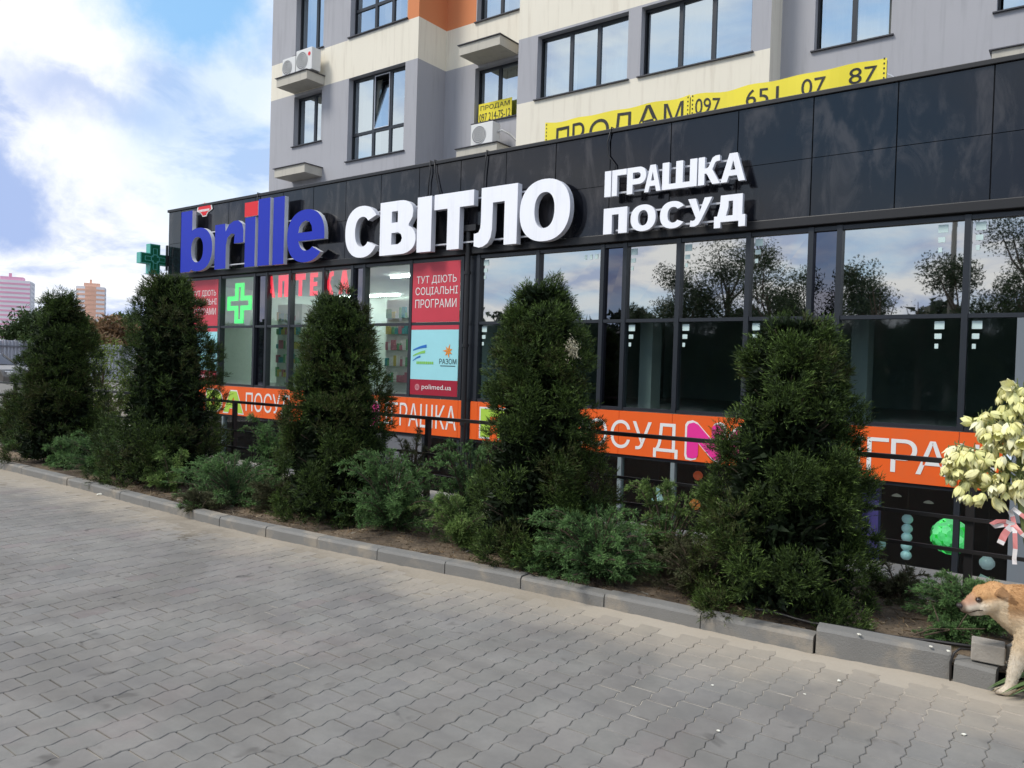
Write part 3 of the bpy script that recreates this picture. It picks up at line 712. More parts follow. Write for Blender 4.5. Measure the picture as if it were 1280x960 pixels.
neon = mat('green_neon', (.02, .6, .12), .4, emit=(.0, .85, .10), es=.8)
b_ = MB(); ring_prism(b_, cross_poly(-15.10, 2.82, .44, .155), cross_poly(-15.10, 2.82, .35, .055), fxz, YF+.08, YF+.11)
nc = b_.build('window_cross', neon); tag(nc, 'glowing green outlined cross hanging inside the pharmacy window', 'sign')
ap = empty('window_letters', label='red letters spelling a word inside the upper pharmacy panes', cat='sign')
redl = mat('red_lettering', (.75, .04, .06), .4, emit=(1, .03, .06), es=.8)  # glow added so the letters stand out behind the glass
for s, a, b2 in (('A', -14.10, -13.80), ('Pi', -13.68, -13.37), ('T', -13.12, -12.82), ('E', -12.66, -12.44), ('K', -12.27, -11.96), ('A', -11.80, -11.50)):
    letter(s, a, b2, 2.90, 3.35, YF+.045, .02, redl, redl, ap)

# ---- roof-high sign letters
def sign(name, items, label, z0, z1, face, rails=(), dep=.09, y0=9.72, cat='sign'):
    p = empty(name, label=label, cat=cat)
    for it in items:
        g_, a, b2 = it[:3]; zz0, zz1 = (it[3], it[4]) if len(it) > 3 else (z0, z1)
        letter(g_, a, b2, zz0, zz1, y0, dep, face, M['letter_side'], p)
    for (a, b2, z) in rails: MB().box(a, b2, y0+dep+.005, y0+dep+.03, z-.012, z+.012).build('rail', M['rail_metal'], p)
    lk = MB()
    for (a, b2, z) in rails:
        x = a+.1
        while x < b2: lk.box(x-.01, x+.01, y0+dep+.031, YF-.045, z-.01, z+.01); x += .6
    lk.build('bracket', M['rail_metal'], p); return p
bs = sign('blue_letter_sign', [('b', -16.86, -15.60, 3.53, 4.90), ('r', -15.50, -14.46, 3.53, 4.52), ('I', -14.40, -14.05, 3.52, 4.545), ('I', -13.95, -13.56, 3.52, 4.885), ('I', -13.45, -13.09, 3.515, 4.865), ('e', -12.99, -11.86, 3.51, 4.53)],
          'large blue channel letters at the left end of the black fascia', 0, 0, M['blue_face'], [(-16.7, -12.0, 4.38), (-16.5, -12.1, 3.62)])
letter('I', -14.43, -13.97, 4.565, 4.86, 9.72, .10, M['red_face'], M['letter_side'], bs, 'red_dot')
sign('white_letter_sign', [('C', -11.27, -10.39), ('V', -10.35, -9.47), ('I', -9.44, -9.11), ('T', -9.05, -8.19), ('L', -8.17, -7.31), ('O', -7.26, -6.34)], 'biggest white channel letters in the middle of the black fascia', 3.50, 4.435, M['letter_face'],
     [(-10.9, -6.7, 4.32), (-10.9, -6.7, 3.62)], dep=.11)
sign('white_letter_sign', [('I', -5.765, -5.662), ('G', -5.645, -5.415), ('P2', -5.405, -5.11), ('A', -5.135, -4.885), ('Sh', -4.865, -4.365), ('K', -4.345, -4.045), ('A', -4.035, -3.71)], 'upper small row of white letters right of the big white word', 4.045, 4.41, M['letter_face'],
     [(-5.6, -3.8, 4.34), (-5.6, -3.8, 4.10)], dep=.06)
sign('white_letter_sign', [('Pi', -5.765, -5.385), ('O', -5.33, -4.945), ('C', -4.88, -4.51), ('U', -4.475, -4.14), ('D', -4.105, -3.69)], 'lower small row of white letters just above the shop glazing', 3.515, 3.88, M['letter_face'],
     [(-5.6, -3.8, 3.80), (-5.6, -3.8, 3.57)], dep=.06)
# small red badge
bd = MB(); po = [(-.31, -.02), (-.27, .10), (-.12, .14), (0, .17), (.12, .14), (.27, .10), (.31, -.02), (.14, -.08), (.07, -.16), (-.07, -.16), (-.14, -.08)]
bd.prism([(-16.29+u, 4.95+v) for u, v in po], fxz, YF-.062, YF-.045, 0); bd.prism([(-16.29+u*.87, 4.95+v*.84) for u, v in po], fxz, YF-.066, YF-.063, 1)
bdo = bd.build('badge', [M['white_print'], M['red_face']]); tag(bdo, 'small red and white badge above the first blue letter', 'badge')
dm = MB(); q = -16.53
while q < -16.08: w_ = random.uniform(.03, .05); dm.quad([(q, YF-.068, 4.905), (q+w_, YF-.068, 4.905), (q+w_, YF-.068, 4.955), (q, YF-.068, 4.955)]); q += w_+.012
dm.build('small_print', M['white_print'], bdo)
# loose cables over the fascia
for i, (pts, lab) in enumerate((([(-9.37, 5.10), (-9.36, 4.9), (-9.39, 4.75), (-9.40, 4.44)], 'left one of two black cables dropping behind the big white letters'),
                 ([(-9.27, 5.10), (-9.25, 4.9), (-9.16, 4.6), (-9.09, 4.45)], 'right one of two black cables dropping behind the big white letters'),
                 ([(-8.12, 5.10), (-8.14, 4.9), (-8.16, 4.7), (-8.17, 4.0), (-8.3, 3.6)], 'thin black cable running down between two big white letters'),
                 ([(-5.80, 5.10), (-5.86, 4.9), (-5.84, 4.7), (-5.72, 4.55), (-5.71, 4.42)], 'wavy black cable dropping to the small white letters'),
                 ([(-14.3, 5.10), (-14.28, 4.95), (-14.25, 4.86)], 'short black cable above the red dot'))):
    b_ = MB().tube([(pts[0][0], YF+.05, 5.10)]+[(x, YF-.075, z) for x, z in pts], .011, 6)
    tag(b_.build('cable', M['cap'], smooth=True), lab, 'cable', 'cables on the fascia')

# ---- projecting green cross
pc = empty('projecting_cross', (-18.02, 0, 0), label='green pharmacy cross projecting from the left corner of the building', cat='sign')
Yc, Zc = 9.70, 3.90
fyz = lambda u, v, d: (d, u, v)
cgm = mat('cross_green', (.004, .13, .06), .3); cgl = mat('cross_teal', (.10, .42, .36), .4)
b_ = MB(); b_.prism(cross_poly(Yc, Zc, .35, .125), fyz, -.09, .09); b_.build('case', cgl, pc)
for s_, nm in ((.091, 1), (-.091, -1)):
    b_ = MB(); b_.prism(cross_poly(Yc, Zc, .325, .105), fyz, s_, s_+.004*nm); b_.build('face', cgm, pc)
    b_ = MB(); ring_prism(b_, cross_poly(Yc, Zc, .25, .055), cross_poly(Yc, Zc, .235, .04), fyz, s_+.006*nm, s_+.010*nm)
    n = 18; ci = [(Yc+.11*cos(2*pi*k/n), Zc+.11*sin(2*pi*k/n)) for k in range(n)]; c2 = [(Yc+.09*cos(2*pi*k/n), Zc+.09*sin(2*pi*k/n)) for k in range(n)]
    ring_prism(b_, ci, c2, fyz, s_+.012*nm, s_+.016*nm); b_.build('tube_outline', cgl, pc)
b_ = MB(); b_.tube([(0, Yc+.3, Zc+.07), (.16, 10.02, Zc+.07)], .018, 8); b_.tube([(0, Yc+.3, Zc-.07), (.16, 10.02, Zc-.07)], .018, 8); b_.box(.14, .21, 9.93, 9.955, Zc-.25, Zc+.35); b_.build('bracket', M['cap'], pc)

# ---- hanging lamps and ornaments of the basement shop
def lamp_cord(b, x, y, z): b.tube([(x, y, z), (x, y, .33)], .006, 5)
gb = empty('green_ball_lamp', (-1.375, 10.55, -.27), label='bright green faceted paper ball lamp behind the lower glass', cat='lamp')
gp_ = mat('green_paper', (.06, .72, .14), .6, emit=(.02, .5, .08), es=.12); gq_ = [mat('green_petal_%d' % q, c, .5, emit=c, es=e) for q, (c, e) in enumerate((((.10, .70, .20), .45), ((.03, .42, .08), .18), ((.22, .85, .34), .6)))]  # glow added because little daylight reaches the basement
b_ = MB(); b_.lathe([(.185*sin(t), -.185*cos(t)) for t in np.linspace(.001, pi-.001, 12)], n=20); b_.build('core', gp_, gb, smooth=True)
for k in range(64):
    zq = 1-2*(k+.5)/64; aq = k*2.39996; rq = math.sqrt(1-zq*zq); nn = Vector((rq*cos(aq), rq*sin(aq), zq)); tl_ = (nn+Vector((random.uniform(-.28, .28), random.uniform(-.28, .28), random.uniform(-.28, .28)))).normalized()
    u_ = tl_.orthogonal().normalized(); v_ = tl_.cross(u_); c_ = nn*.197; b_ = MB(); n = 7; r_ = .056
    b_.v = [tuple(c_+tl_*.018)]+[tuple(c_+(u_*cos(2*pi*i/n)+v_*sin(2*pi*i/n))*r_*random.uniform(.85, 1.1)) for i in range(n)]
    b_.f = [(0, i+1, (i+1) % n+1) for i in range(n)]; b_.mi = [0]*n; b_.build('petal', gq_[0 if random.random() < .45 else (2 if nn.z+random.uniform(-.5, .5) > .1 else 1)], gb)  # upper petals get the lighter colour: light from above is painted in
b_ = MB().tube([(0, 0, .26), (0, 0, .59)], .006, 5); b_.build('cord', M['cap'], gb)
bd = empty('bead_lamp', (-1.83, 10.5, 0), label='column of five pale blue beads hanging left of the green ball', cat='lamp'); pb = mat('pale_blue_glass', (.50, .74, .80), .35, emit=(.45, .65, .7), es=.12)
for z in (-.12, -.235, -.34, -.45, -.56):
    b_ = MB(); b_.lathe([(.001, .055), (.035, .05), (.058, .025), (.064, 0), (.058, -.025), (.035, -.05), (.001, -.055)], (0, 0, z), 14); b_.build('bead', pb, bd, smooth=True)
MB().tube([(0, 0, -.05), (0, 0, .33)], .005, 5).build('cord', M['cap'], bd)
def pendant(x, z, s, c, lab, shape='bell'):
    p = empty('pendant_lamp', (x, 10.45, z)); tag(p, lab, 'lamp', 'lamps hanging in the basement shop'); b_ = MB()
    pr = {'bell': [(.01, .13), (.03, .12), (.028, .08), (.05, .03), (.085, -.04), (.09, -.07)], 'ball': [(.001, .09), (.05, .075), (.085, .03), (.09, 0), (.085, -.03), (.05, -.075), (.001, -.09)], 'disc': [(.01, .04), (.06, .02), (.10, -.01), (.10, -.02), (.01, -.015)]}[shape]
    b_.lathe([(r*s, h*s) for r, h in pr], n=16); b_.build('lamp_shade', mat('lamp_'+'%d' % int(x*-100), c, .3, emit=c, es=.25), p, smooth=True)
    MB().tube([(0, 0, .1*s), (0, 0, .33-z)], .005, 5).build('cord', M['cap'], p)
pendant(-5.13, -.23, 1.0, (.55, .75, .80), 'white bell shaped lamp left of the second mullion in the basement', 'bell')
pendant(-4.52, .13, .75, (.6, .10, .04), 'small red lamp hanging below the pink letter', 'ball'); pendant(-4.55, -.28, .9, (.75, .22, .05), 'orange lamp low behind the spreading juniper', 'ball')
pendant(-2.12, -.46, .8, (.25, .38, .38), 'grey glass lamp hanging beside the right conifer', 'ball'); pendant(-1.60, .12, .55, (.3, .28, .25), 'small dim lamp high above the bead column', 'disc')
pendant(-1.95, .16, .55, (.35, .33, .3), 'small dim lamp under the orange letters', 'disc'); pendant(-.98, -.50, .9, (.38, .46, .5), 'pale round lamp right of the railing post', 'ball')
b_ = MB(); b_.box(-.05, .05, -.02, .02, -.06, .06); pt = b_.build('price_tag', M['sticker']); pt.location = (-1.0, 10.3, -.68); pt.rotation_euler = (0, .4, .2); tag(pt, 'small pale price tag hanging under the pale round lamp', 'tag')

# ---- yellow banners above the parapet
def banner(x0, x1, zt, zb, words, label, big):
    p = empty('yellow_banner'); tag(p, label, 'banner', 'yellow sale banners'); n = 24
    Y = lambda x: 10.5+.05*sin(x*2.3)+.02*sin(x*7)
    Z = lambda x: zt-.05*sin(pi*(x-x0)/(x1-x0))+.012*sin(x*9)
    b_ = MB()
    for k in range(n):
        a, c_ = x0+(x1-x0)*k/n, x0+(x1-x0)*(k+1)/n
        for d in (0, .006): b_.quad([(a, Y(a)+d, zb), (c_, Y(c_)+d, zb), (c_, Y(c_)+d, Z(c_)), (a, Y(a)+d, Z(a))])
    b_.build('cloth', M['yellow'], p, smooth=True)
    for s, a, c_, z0, z1 in words:
        def fn(u, v, a=a, c_=c_, z0=z0, z1=z1):
            x = a+(c_-a)*u; return (x, Y(x)-.005, z0+(z1-z0)*v+Z(x)-zt)
        text('words', s, a, c_, z0, z1, 0, M['black_print'], p, -.012 if big else -.01, fn=fn)
    b_ = MB()
    for x in (x0+.03, x1-.03):
        for z in np.arange(zb+.05, zt-.02, .06): b_.box(x-.008, x+.008, Y(x)-.006, Y(x)-.002, z, z+.02)
    b_.build('eyelets', M['black_print'], p)
    b_ = MB()
    for x in (x0+.02, (x0+x1)/2, x1-.02): b_.box(x-.015, x+.015, 10.575, 10.605, 4.93, zt-.03)
    b_.build('support', M['flash'], p)
banner(-7.40, -4.88, 5.585, 4.95, [('П', -7.18, -6.93, 5.12, 5.49), ('Р', -6.86, -6.60, 5.12, 5.50), ('О', -6.50, -6.16, 5.12, 5.50), ('Д', -6.12, -5.74, 5.1, 5.53), ('А', -5.70, -5.32, 5.2, 5.555), ('М', -5.28, -4.98, 5.235, 5.535)],
       'left yellow sale banner bearing one sunken word above the fascia', True)
banner(-4.865, -2.27, 5.565, 4.95, [('097', -4.79, -4.42, 5.27, 5.49), ('651', -4.03, -3.57, 5.27, 5.49), ('07', -3.28, -2.97, 5.27, 5.49), ('87', -2.70, -2.38, 5.30, 5.50)],
       'right yellow banner bearing a phone number above the fascia', True)

# ================================================================ APARTMENT BLOCK
apt = empty('apartment_building', label='grey, cream and orange rendered apartment block rising behind the shop roof', cat='building')
YL, YR_, YC, YW = 12.95, 13.90, 13.40, 13.95
FLO = 3.0; TOP = 18.6
def wall(x0, x1, Y, holes, zone, name='wall'):
    """facade plane with window openings; zone(x,z)->material index; each hole gets reveals"""
    xs = sorted(set([x0, x1]+[v for h in holes for v in h[:2]]+[v for v in zone.xs if x0 < v < x1]))
    zs = sorted(set([4.9, TOP]+[v for h in holes for v in h[2:4]]+[v for v in zone.zs if v < TOP])); b = MB()
    for i in range(len(xs)-1):
        for j in range(len(zs)-1):
            cx, cz = (xs[i]+xs[i+1])/2, (zs[j]+zs[j+1])/2
            if any(h[0] < cx < h[1] and h[2] < cz < h[3] for h in holes): continue
            b.quad([(xs[i], Y, zs[j]), (xs[i+1], Y, zs[j]), (xs[i+1], Y, zs[j+1]), (xs[i], Y, zs[j+1])], zone(cx, cz))
    for (a, c, z0, z1) in holes:
        d = .22
        b.quad([(a, Y, z0), (a, Y+d, z0), (a, Y+d, z1), (a, Y, z1)]); b.quad([(c, Y+d, z0), (c, Y, z0), (c, Y, z1), (c, Y+d, z1)])
        b.quad([(a, Y, z1), (a, Y+d, z1), (c, Y+d, z1), (c, Y, z1)]); b.quad([(a, Y+d, z0), (a, Y, z0), (c, Y, z0), (c, Y+d, z0)])
    return b.build(name, [M['grey_wall'], M['cream_wall'], M['orange_wall']], apt)
class Z:
    def __init__(s, f, xs, zs): s.f = f; s.xs = xs; s.zs = zs
    def __call__(s, x, z): return s.f(x, z)
def zl(x, z):
    if 8.575 < z < 9.52: return 1
    if x > -13.06 and 9.52 < z < 12.6: return 2
    if 14.575 < z < 15.52: return 1
    return 0
def zr(x, z):
    if 8.575 < z < 9.52: return 1
    if 9.52 < z < 12.6 and x < -11.8: return 2
    if 14.575 < z < 15.52: return 1
    return 0
def zc(x, z):
    if 7.2 < z < 8.565: return 0
    if 13.2 < z < 14.56: return 0
    return 1
LV = [0, 1, 2, 3]
def window(Y, x0, x1, z0, z1, mulls, trans=None, open_i=None, curt=(), sill=True):
    wn = empty('window', (0, 0, 0), parent=apt); yf = Y+.15; t = .035
    b_ = MB(); b_.box(x0+.002, x0+t, yf, yf+.06, z0+.002, z1-.002); b_.box(x1-t, x1-.002, yf, yf+.06, z0+.002, z1-.002); b_.box(x0+t+.001, x1-t-.001, yf, yf+.06, z0+.002, z0+.055); b_.box(x0+t+.001, x1-t-.001, yf, yf+.06, z1-.055, z1-.002)
    for q in mulls: b_.box(q-.04, q+.04, yf+.002, yf+.058, z0+.056, z1-.056)
    if trans: b_.box(x0+t+.002, x1-t-.002, yf+.004, yf+.056, trans-.035, trans+.035)
    b_.build('frame', M['frame'], wn)
    ed = [x0+t]+list(mulls)+[x1-t]
    for k in range(len(ed)-1):
        for (a, c) in ([(z0+.05, z1-.05)] if not trans else [(z0+.05, trans-.03), (trans+.03, z1-.05)]):
            g = MB(); w_ = random.uniform(-.006, .006); u_ = random.uniform(-.004, .004); g.quad([(ed[k]+.035, yf+.03+w_, a), (ed[k+1]-.035, yf+.03-w_, a), (ed[k+1]-.035, yf+.03-w_+u_, c), (ed[k]+.035, yf+.03+w_+u_, c)])
            if open_i == k and a > z0+.1:
                g = MB(); g.quad([(ed[k]+.05, yf-.01, a+.02), (ed[k+1]-.05, yf-.01, a+.02), (ed[k+1]-.05, yf+.20, c-.05), (ed[k]+.05, yf+.20, c-.05)]); g.build('tilted_pane', M['glass_apt'], wn)
                wf = MB(); X0, X1 = ed[k]+.042, ed[k+1]-.042
                for (p_, q_) in (((X0, yf-.012, a+.004), (X0, yf-.012, c-.004)), ((X1, yf-.012, a+.004), (X1, yf-.012, c-.004)), ((X0, yf-.012, a+.012), (X1, yf-.012, a+.012)), ((X0, yf-.012, c-.012), (X1, yf-.012, c-.012))): wf.tube([p_, q_], .012, 4)
                wf.build('sash_edge', M['letter_side'], wn); continue
            g.build('pane', M['glass_apt'], wn)
    for k in curt:
        n = 10; g = MB(); a, c = ed[k]+.02, ed[k+1]-.02
        for i in range(n):
            xa, xb = a+(c-a)*i/n, a+(c-a)*(i+1)/n; g.quad([(xa, yf+.28+.03*(i % 2), z0+.01), (xb, yf+.28+.03*((i+1) % 2), z0+.01), (xb, yf+.28+.03*((i+1) % 2), z1-.02), (xa, yf+.28+.03*(i % 2), z1-.02)])
        g.build('curtain', M['curtain'], wn)
    g = MB(); y1 = yf+1.4; y0 = Y+.225
    g.quad([(x0, y1, z0), (x1, y1, z0), (x1, y1, z1), (x0, y1, z1)]); g.quad([(x0, y0, z0), (x0, y1, z0), (x0, y1, z1), (x0, y0, z1)]); g.quad([(x1, y0, z0), (x1, y1, z0), (x1, y1, z1), (x1, y0, z1)])
    g.quad([(x0, y0, z0), (x1, y0, z0), (x1, y1, z0), (x0, y1, z0)]); g.quad([(x0, y0, z1), (x1, y0, z1), (x1, y1, z1), (x0, y1, z1)]); g.build('room_behind', M['dark_room'], wn)
    if sill: MB().box(x0-.05, x1+.05, Y-.05, Y+.149, z0-.012, z0+.008).build('sill', M['flash'], wn)
hs = []
for k in LV:
    z = k*FLO; hs.append((-17.15, -16.04, 7.2+z-(.63 if k else 0)*0, 8.5+z)); hs.append((-15.03, -13.09, 6.53+z, 8.57+z if k == 0 else 8.6+z))
# first upper floor: the windows start just above the cream band
hs = [(a, b_, (9.56 if 9.3 < c < 10.3 else c), d) for a, b_, c, d in hs]
wall(-18.15, -12.70, YL, hs, Z(zl, [-13.06], [8.575, 9.52, 12.6, 14.575, 15.52]))
for i, (a, c, z0, z1) in enumerate(hs):
    if c > -14: window(YL, a, c, z0, z1, (-14.28, -13.70), z0+.68, 1 if z0 < 7 else None, (0,) if i < 2 else (1,))
    else: window(YL, a, c, z0, z1, (-16.47,), None, None, (0,))
hr = [(-11.78, -10.53, 7.17+k*FLO-(.0), 8.45+k*FLO) for k in LV]; hr = [(a, b_, 9.5 if k == 1 else c, d) for k, (a, b_, c, d) in enumerate(hr)]
wall(-12.70, -10.17, YR_, hr, Z(zr, [-11.8], [8.575, 9.52, 12.6, 14.575, 15.52]))
for i, (a, c, z0, z1) in enumerate(hr): window(YR_, a, c, z0, z1, (-11.17,), None, None, (0,) if i else (0, 1))
hc = []
for k in LV: hc += [(-9.67, -7.53, 7.2+k*FLO*1.0, 8.52+k*FLO), (-7.25, -5.09, 7.2+k*FLO, 8.52+k*FLO)]
wall(-10.17, -4.75, YC, hc, Z(zc, [], [7.2, 8.565, 13.2, 14.56]))
for i, (a, c, z0, z1) in enumerate(hc): window(YC, a, c, z0, z1, (a+.75, a+1.40), None, None, (0, 2) if i == 0 else (1,) if i == 1 else (0,))
hw = []
for k in LV: hw += [(-4.18, -2.96, 7.2+k*FLO, 8.5+k*FLO), (-1.48, -.2, 7.2+k*FLO, 8.5+k*FLO), (1.2, 3.2, 7.2+k*FLO, 8.5+k*FLO)]
wall(-4.75, 6.2, YW, hw, Z(lambda x, z: 0, [], []))
for i, (a, c, z0, z1) in enumerate(hw): window(YW, a, c, z0, z1, ((a+c)/2,), None, None, (0, 1) if i == 0 else (1,))
b_ = MB()
def ret(x, y0, y1, zf):
    for (z0, z1, mi) in zf: b_.quad([(x, y0, z0), (x, y1, z0), (x, y1, z1), (x, y0, z1)], mi)
bands = [(4.9, 8.575, 0), (8.575, 9.52, 1), (9.52, 12.6, 2), (12.6, 14.575, 0), (14.575, 15.52, 1), (15.52, TOP, 0)]
ret(-12.70, YL, YR_, bands); ret(-10.17, YC, YR_, [(4.9, 7.2, 1), (7.2, 8.565, 0), (8.565, 13.2, 1), (13.2, 14.56, 0), (14.56, TOP, 1)])
ret(-4.75, YC, YW, [(4.9, TOP, 1)]); ret(-18.15, YL, 25, [(4.9, TOP, 0)]); ret(6.2, YW, 25, [(4.9, TOP, 0)])
b_.quad([(-18.15, 25, -.05), (6.2, 25, -.05), (6.2, 25, TOP), (-18.15, 25, TOP)], 0); b_.quad([(-18.15, YL, TOP), (-12.7, YL, TOP), (-12.7, 25, TOP), (-18.15, 25, TOP)], 0)
b_.quad([(-12.7, YR_, TOP), (6.2, YR_, TOP), (6.2, 25, TOP), (-12.7, 25, TOP)], 0)
b_.build('side_wall', [M['grey_wall'], M['cream_wall'], M['orange_wall']], apt)
def slab(x0, x1, y0, y1, zt, name='air_conditioner_ledge'):
    p = empty(name, parent=apt); MB().box(x0, x1, y0, y1-.002, zt-.23, zt-.018).build('slab', M['ledge_face'], p); MB().box(x0-.035, x1+.03, y0-.035, y1-.002, zt-.016, zt).build('flashing', M['flash'], p)
M['ledge_face'] = mat('ledge_render', (.52, .49, .42), .9, var=.08, dirt=(.36, .34, .3), dirt_amt=.4, streak=True)
for k in range(4):
    slab(-17.16, -15.95, 12.40, YL, 6.52+2.30*(k > 0)+3.0*max(0, k-1)); slab(-11.71, -10.56, 13.24, YR_, 6.44+2.30*(k > 0)+3*max(0, k-1)); slab(-1.45, -.2, 13.30, YW, 6.41+3*k)
def ac(x, y, z, w_, h, label):
    p = empty('air_conditioner', (x, y, z)); tag(p, label, 'air conditioner', 'air conditioner units on the ledges')
    MB().box(0, w_, 0, .28, .03, h).build('casing', M['ac'], p, bevel=.012)
    b_ = MB()
    for q in (.08, w_-.12): b_.box(q, q+.05, .02, .26, 0, .03)
    b_.build('foot', M['ac_dark'], p)
    cx, cz, r = w_*.38, h*.52, h*.38; b_ = MB(); n = 20
    b_.prism([(cx+r*cos(2*pi*k/n), cz+r*sin(2*pi*k/n)) for k in range(n)], fxz, -.002, -.006, 0)
    for rr in (.2, .4, .6, .8, 1.0):
        po = [(cx+r*rr*cos(2*pi*k/n), cz+r*rr*sin(2*pi*k/n)) for k in range(n)]; p2 = [(cx+r*(rr-.07)*cos(2*pi*k/n), cz+r*(rr-.07)*sin(2*pi*k/n)) for k in range(n)]
        ring_prism(b_, po, p2, fxz, -.009, -.014, 1)
    b_.build('fan_grille', [M['ac_dark'], M['ac']], p); return p
ac(-17.10, 12.52, 8.822, .52, .50, 'smaller left air conditioner of the pair on the upper left ledge')
u = ac(-16.52, 12.50, 8.822, .62, .58, 'right air conditioner with a red emblem on the upper left ledge')
dsk = MB(); n = 16; dsk.prism([(.52+.05*cos(2*pi*k/n), .42+.05*sin(2*pi*k/n)) for k in range(n)], fxz, -.002, -.005); dsk.build('emblem', M['red_face'], u)
ac(-11.42, 13.38, 6.442, .62, .52, 'single air conditioner under the window with the yellow notice')
b_ = MB().tube([(-10.78, 13.55, 6.75), (-10.72, 13.6, 6.80), (-10.6, 13.75, 6.72), (-10.45, 13.89, 6.55), (-10.25, 13.885, 6.5)], .02, 6); tag(b_.build('refrigerant_pipe', M['ac'], smooth=True), 'pale insulated pipe from the single air conditioner into the wall', 'pipe')
ws = empty('window_notice', label='yellow sale notice with a phone number fixed in an apartment window', cat='sign')
MB().box(-11.72, -10.76, 13.985, 13.995, 7.20, 7.64).build('sheet', M['yellow'], ws)
text('words', 'ПРОДАМ', -11.66, -10.82, 7.46, 7.59, 13.98, M['black_print'], ws, .03); text('words', '097 214-75-12', -11.69, -10.79, 7.23, 7.41, 13.98, M['black_print'], ws, .01)
b_ = MB().tube([(-3.05+.22*cos(a), 13.90, 6.35+.22*sin(a)) for a in np.linspace(0, pi, 14)], .008, 5); tag(b_.build('cable_loop', M['letter_side']), 'thin pale wire loop above the right end of the yellow banner', 'cable')

# ================================================================ BACKGROUND LEFT
def tower(name, base, ang, wdt, dep, floors, colA, label, strip):
    p = empty(name, base, ang, label, 'tower'); H = floors*3.0
    mA = mat(name+'_a', colA, .9); mB = mat(name+'_b', (.68, .67, .71), .9); mW = mat(name+'_w', (.84, .80, .82), .8); mG = mat(name+'_g', (.22, .24, .3), .3)  # paled colours: distance haze is put into the paint
    MB().box(-wdt/2, wdt/2, 0, dep, 0, H).build('wall', mB, p)
    pl = MB()
    # rounded balcony front
    n = 10; arcp = [(-wdt/2+wdt*.02+wdt*.96*i/n, -2.2*sin(pi*(.12+.76*i/n))) for i in range(n+1)]
    for f in range(floors):
        z = f*3.0; b_ = MB()
        for i in range(n):
            (xa, ya), (xb, yb) = arcp[i], arcp[i+1]; mid = strip and .3 < (i+.5)/n < .7
            b_.quad([(xa, ya, z+.1), (xb, yb, z+.1), (xb, yb, z+1.35), (xa, ya, z+1.35)], 0)
            b_.quad([(xa, ya+.15, z+1.35), (xb, yb+.15, z+1.35), (xb, yb+.15, z+3.1), (xa, ya+.15, z+3.1)], 0 if mid else 1)
            b_.quad([(xa, ya, z+1.35), (xb, yb, z+1.35), (xb, yb+.15, z+1.35), (xa, ya+.15, z+1.35)], 0)
        b_.build('balcony_row', [mA, mW], p)
        b_ = MB()
        for i in range(4):
            y = dep*(.14+.21*i); b_.box(wdt/2+.02, wdt/2+.10, y, y+1.5, z+1.0, z+2.4)
        b_.build('window', mG, p)
    b_ = MB(); b_.box(-wdt*.25, wdt*.30, 2, dep*.6, H, H+2.6); b_.box(-wdt*.05, wdt*.02, 3, 4, H+2.6, H+5); b_.build('roof_house', mA, p)
    return p
tower('pink_tower', (-583, 216, -6), R(62), 24, 20, 19, (.84, .42, .56), 'pink and white banded residential tower far away at the left edge', False)
tower('orange_tower', (-537, 247, -6), R(62), 17, 14, 18, (.86, .50, .36), 'orange and white banded residential tower far behind the fence', True)
# corrugated fence
def cfence(p0, p1, h, label, zb=-.02):
    p = empty('corrugated_fence', (p0[0], p0[1], zb), math.atan2(p1[1]-p0[1], p1[0]-p0[0]), label, 'fence'); L = math.dist(p0, p1); x = 0; fm = M.setdefault('fence', mat('fence_sheet', (.40, .41, .46), .6, var=.18, vs=.6, dirt=(.22, .2, .2), dirt_amt=.5, streak=True))
    while x < L-.1:
        w_ = min(1.1, L-x-.02); b_ = MB(); n = 11; dz = random.uniform(-.04, .04)
        for i in range(n):
            a, c = x+w_*i/n, x+w_*(i+1)/n; ya = .0 if i % 2 else .09
            b_.quad([(a, ya, .05), (c-.03, ya, .05), (c-.03, ya, h+dz), (a, ya, h+dz)]); b_.quad([(c-.03, ya, .05), (c, .09-ya, .05), (c, .09-ya, h+dz), (c-.03, ya, h+dz)])
        b_.build('sheet', fm, p); x += 1.115
    b_ = MB(); b_.box(0, L, -.03, -.001, h-.45, h-.33); b_.build('cross_rail', M['fence_rail'], p)
    for q in np.arange(2, L, 6.5): MB().box(q, q+.10, -.13, -.035, 0, h+.2).build('post', M['fence_post'], p)
M['fence_rail'] = mat('fence_rail', (.14, .14, .16), .7); M['fence_post'] = mat('fence_post', (.12, .06, .05), .7)
cfence((-57.5, 22.6), (-46, 38), 2.42, 'grey corrugated metal fence between the first two conifers'); cfence((-62, 6), (-57.4, 22.4), 2.50, 'taller corrugated fence stretch behind the parked car')

